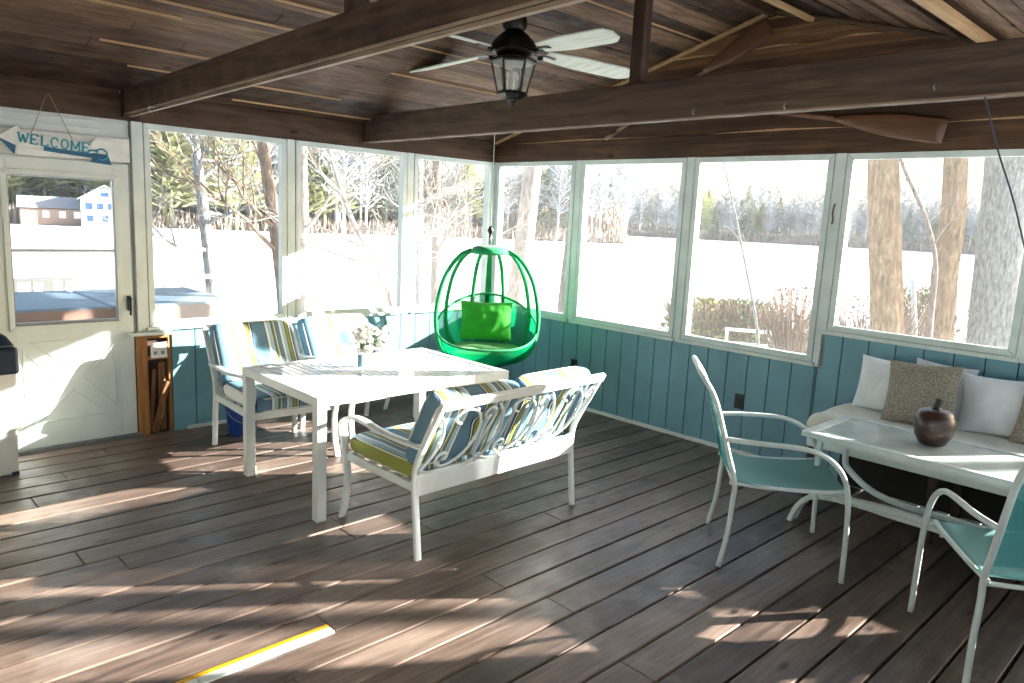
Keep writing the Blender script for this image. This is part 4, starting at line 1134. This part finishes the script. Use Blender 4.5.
# ------------------------------------------------------------------ far shore
CAM = V((-5.2835, -5.821, 1.7717)); YAW = .77; F = 744.56
def far_xy(u, dist):
    a = YAW + math.atan((u-512)/F)
    return CAM.x + math.sin(a)*dist, CAM.y + math.cos(a)*dist
def far_mesh(kind, seed):
    rnd = random.Random(seed); mb = MB(); H = rnd.uniform(12, 17)
    if kind == 'bare':
        mb.tube([(0, 0, -.5), (rnd.uniform(-.3, .3), 0, H*.45), (rnd.uniform(-.5, .5), 0, H)], [.22, .15, .03], 5, False)
        for k in range(90):
            z = H*rnd.uniform(.2, .98); a = rnd.uniform(0, 2*PI); L = (H-z*.7)*rnd.uniform(.16, .36); p = V((0, 0, z))
            e = p+V((math.cos(a)*L, math.sin(a)*L, L*rnd.uniform(.2, 1.1))); mb.tube([p, p.lerp(e, .5)+V((0, 0, .2)), e], [.09, .07, .03], 3, False)
            for q in range(3):
                b = p.lerp(e, rnd.uniform(.3, .95)); f = b+V((rnd.uniform(-1, 1), rnd.uniform(-1, 1), rnd.uniform(0, 1.2)))*1.0; mb.tri(b+V((.06, .05, 0)), b-V((.06, .05, 0)), f)
        mb.mi = 0
    else:
        mb.tube([(0, 0, -.5), (0, 0, H)], [.25, .04], 5, False)
        for k in range(620):
            f = rnd.random()**.8; z = H*(.12+.88*f); R = (1-f)*H*(.20 if kind == 'spruce' else .26)+.3; a = rnd.uniform(0, 2*PI)
            d = V((math.cos(a), math.sin(a), -.25 if kind == 'spruce' else .25)); c = V((0, 0, z))+d*R*rnd.uniform(.15, .6); s_ = V((-d.y, d.x, 0))*rnd.uniform(.16, .42)
            mb.quad(c-s_*.6, c+d*R*.5-s_*.3+V((0, 0, .25)), c+d*R*.55+s_*.3, c+s_*.6)
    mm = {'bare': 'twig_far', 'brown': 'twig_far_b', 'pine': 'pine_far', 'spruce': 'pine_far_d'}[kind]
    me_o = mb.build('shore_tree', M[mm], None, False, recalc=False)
    return me_o
protos = {k: [far_mesh(k if k != 'brown' else 'bare', hash_ + i) for i in range(3)] for k, hash_ in (('bare', 10), ('pine', 20), ('spruce', 30))}
for k in protos:
    for o in protos[k]: COL.objects.unlink(o)
def shore(u, rnd):
    if u < 620: return 128 + max(0, u-300)*.06 + rnd.uniform(-1, 26)
    return 236 + rnd.uniform(0, 34)
def forest():
    rnd = random.Random(99)
    labs = {('L', 'bare'): 'bare grey tree in the woods on the near left shore of the frozen lake', ('L', 'pine'): 'yellow-green pine in the woods on the left shore of the frozen lake', ('L', 'spruce'): 'dark green spruce in the woods on the left shore of the frozen lake',
            ('R', 'bare'): 'bare hazy tree on the distant shore seen through the right-wall windows', ('R', 'pine'): 'pale pine on the distant shore seen through the right-wall windows', ('R', 'spruce'): 'dark spruce on the distant shore seen through the right-wall windows'}
    def put(u, d, kind, side, s):
        x, y = far_xy(u, d); o = rnd.choice(protos[kind]).copy(); COL.objects.link(o)
        o.name = {'bare': 'bare_shore_tree', 'pine': 'shore_pine', 'spruce': 'shore_spruce'}[kind]
        o.location = (x, y, -2.7+max(0, (d-(128 if side == 'L' else 236)))*.10); o.rotation_euler = (0, 0, rnd.uniform(0, 6.28)); o.scale = (s*rnd.uniform(.9, 1.2), s*rnd.uniform(.9, 1.2), s)
        tag(o, labs[(side, kind)], 'tree', {'L': 'trees on the left shore', 'R': 'trees on the distant shore'}[side])
    for k in range(120):
        u = -40 + 660*(k+rnd.random())/120; kind = rnd.choices(('bare', 'pine', 'spruce'), (.42, .50, .08) if u < 330 else (.8, .12, .08))[0]
        dd = shore(u, rnd)
        if u < 125: dd += 8
        put(u, dd, kind, 'L', rnd.uniform(1.0, 1.75) if u < 420 else rnd.uniform(.7, 1.2))
    for k in range(150):
        u = 575 + 480*(k+rnd.random())/150; kind = rnd.choices(('bare', 'pine', 'spruce'), (.80, .06, .14))[0]
        put(u, shore(700, rnd), kind, 'R', rnd.uniform(.75, 1.15))
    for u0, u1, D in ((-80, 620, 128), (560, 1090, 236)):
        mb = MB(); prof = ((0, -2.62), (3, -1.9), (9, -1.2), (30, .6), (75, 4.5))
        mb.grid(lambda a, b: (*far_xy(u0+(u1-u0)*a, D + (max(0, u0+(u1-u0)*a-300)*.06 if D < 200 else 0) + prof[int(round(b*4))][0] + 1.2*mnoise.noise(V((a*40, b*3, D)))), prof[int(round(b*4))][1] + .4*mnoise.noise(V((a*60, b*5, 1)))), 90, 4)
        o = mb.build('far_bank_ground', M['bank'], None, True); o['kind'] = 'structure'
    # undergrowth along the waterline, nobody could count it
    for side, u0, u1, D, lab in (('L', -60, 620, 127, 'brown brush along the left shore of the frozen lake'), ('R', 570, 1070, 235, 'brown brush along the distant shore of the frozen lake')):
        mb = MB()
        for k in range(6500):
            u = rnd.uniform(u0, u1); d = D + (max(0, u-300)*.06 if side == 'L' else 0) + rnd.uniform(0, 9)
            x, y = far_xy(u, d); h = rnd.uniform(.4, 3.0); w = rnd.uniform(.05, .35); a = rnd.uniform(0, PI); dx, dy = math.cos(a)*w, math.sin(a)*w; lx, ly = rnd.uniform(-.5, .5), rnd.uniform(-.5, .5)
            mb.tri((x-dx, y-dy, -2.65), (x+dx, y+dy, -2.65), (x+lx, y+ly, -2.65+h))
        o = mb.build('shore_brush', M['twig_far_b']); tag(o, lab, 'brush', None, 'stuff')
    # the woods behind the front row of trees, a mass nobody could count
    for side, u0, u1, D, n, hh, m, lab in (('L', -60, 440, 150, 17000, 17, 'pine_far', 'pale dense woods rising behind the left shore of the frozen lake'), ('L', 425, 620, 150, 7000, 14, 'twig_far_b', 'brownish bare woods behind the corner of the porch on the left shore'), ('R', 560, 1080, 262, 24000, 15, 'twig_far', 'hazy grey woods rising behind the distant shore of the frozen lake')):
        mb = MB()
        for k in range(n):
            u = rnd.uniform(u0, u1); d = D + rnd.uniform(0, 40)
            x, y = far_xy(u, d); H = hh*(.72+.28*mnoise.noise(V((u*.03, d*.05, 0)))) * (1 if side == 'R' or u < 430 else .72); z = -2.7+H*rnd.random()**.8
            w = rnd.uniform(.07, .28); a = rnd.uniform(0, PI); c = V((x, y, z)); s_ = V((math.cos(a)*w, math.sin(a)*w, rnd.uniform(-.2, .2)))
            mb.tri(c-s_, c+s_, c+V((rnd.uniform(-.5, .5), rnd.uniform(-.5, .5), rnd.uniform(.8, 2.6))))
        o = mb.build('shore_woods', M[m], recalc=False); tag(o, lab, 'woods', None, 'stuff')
forest()

def houses():
    def at(u, d): x, y = far_xy(u, d); return (x, y, -2.6), -(YAW+math.atan((u-512)/F))
    loc, rz = at(104, 122); t = thing('lake_house', 'white gabled house with blue windows across the frozen lake', 'house', loc, rz)
    MB().prism([(-3, 0, 0), (3, 0, 0), (3, 0, 3.9), (0, 0, 5.6), (-3, 0, 3.9)], (0, 5, 0)).build('siding', M['housewhite'], t)
    MB().prism([(-3.4, -.3, 3.75), (0, -.3, 5.75), (3.4, -.3, 3.75), (3.4, -.3, 3.95), (0, -.3, 6.0), (-3.4, -.3, 3.95)], (0, 5.6, 0)).build('roof', M['houseroof'], t)
    for x in (-2, -.6, .8, 2.1): MB().b2((x-.45, -.06, 2.5), (x+.45, .02, 3.4)).build('window', M['houseblue'], t)
    for x in (-1.9, 0, 1.9): MB().b2((x-.4, -.06, .8), (x+.4, .02, 1.7)).build('window', M['houseblue'], t)
    MB().b2((-.5, -.06, 4.3), (.5, .02, 4.9)).build('window', M['houseblue'], t)
    loc, rz = at(53, 124); t = thing('lake_house', 'long low brownish house with pale roof left of the white house across the lake', 'house', loc, rz)
    MB().b2((-4, 0, 0), (4, 5, 2.3)).build('siding', M['housered'], t)
    MB().prism([(-4.4, -.4, 2.4), (-4.4, 2.5, 4.0), (-4.4, 5.4, 2.4)], (8.8, 0, 0)).build('roof', M['houseroof'], t)
    for x in (-2.8, -1, 1, 2.8): MB().b2((x-.4, -.06, 1.1), (x+.4, .02, 2.0)).build('window', M['outlet_w'], t)
houses()

# ------------------------------------------------------------------ light, camera
def world():
    w = bpy.data.worlds.new('winter_sky'); scn.world = w; w.use_nodes = True; nt = w.node_tree
    bg = nt.nodes['Background']; sky = nt.nodes.new('ShaderNodeTexSky'); sky.sky_type = 'NISHITA'
    sky.sun_disc = False; sky.sun_elevation = math.radians(19); sky.sun_rotation = math.atan2(1, -.66)
    sky.air_density = 1.0; sky.dust_density = 2.5; sky.ozone_density = 1.0
    nt.links.new(sky.outputs[0], bg.inputs[0]); bg.inputs[1].default_value = SKY
SKY = .45; SUN = 33.0; EXPO = 0.30
world()
L = bpy.data.lights.new('sun', 'SUN'); L.energy = SUN; L.angle = math.radians(.6); L.color = (1, .94, .86)
so = bpy.data.objects.new('sun', L); COL.objects.link(so)
so.rotation_euler = V((-1, .66, -.386)).to_track_quat('-Z', 'Y').to_euler()

cam = bpy.data.cameras.new('camera'); co = bpy.data.objects.new('camera', cam); COL.objects.link(co)
cam.sensor_width = 36; cam.lens = F/1024*36; cam.clip_end = 3000; cam.clip_start = .05
pit, rol = -.1669, .0477
f = V((math.sin(YAW)*math.cos(pit), math.cos(YAW)*math.cos(pit), math.sin(pit))); r = V((math.cos(YAW), -math.sin(YAW), 0)); u = r.cross(f)
r2 = r*math.cos(rol)+u*math.sin(rol); u2 = -r*math.sin(rol)+u*math.cos(rol)
mw = Matrix((r2, u2, -f)).transposed().to_4x4(); mw.translation = CAM
co.matrix_world = mw; scn.camera = co
scn.view_settings.view_transform = 'Standard'; scn.view_settings.look = 'None'; scn.view_settings.exposure = EXPO
scn.view_settings.gamma = 1; scn.view_settings.use_curve_mapping = False
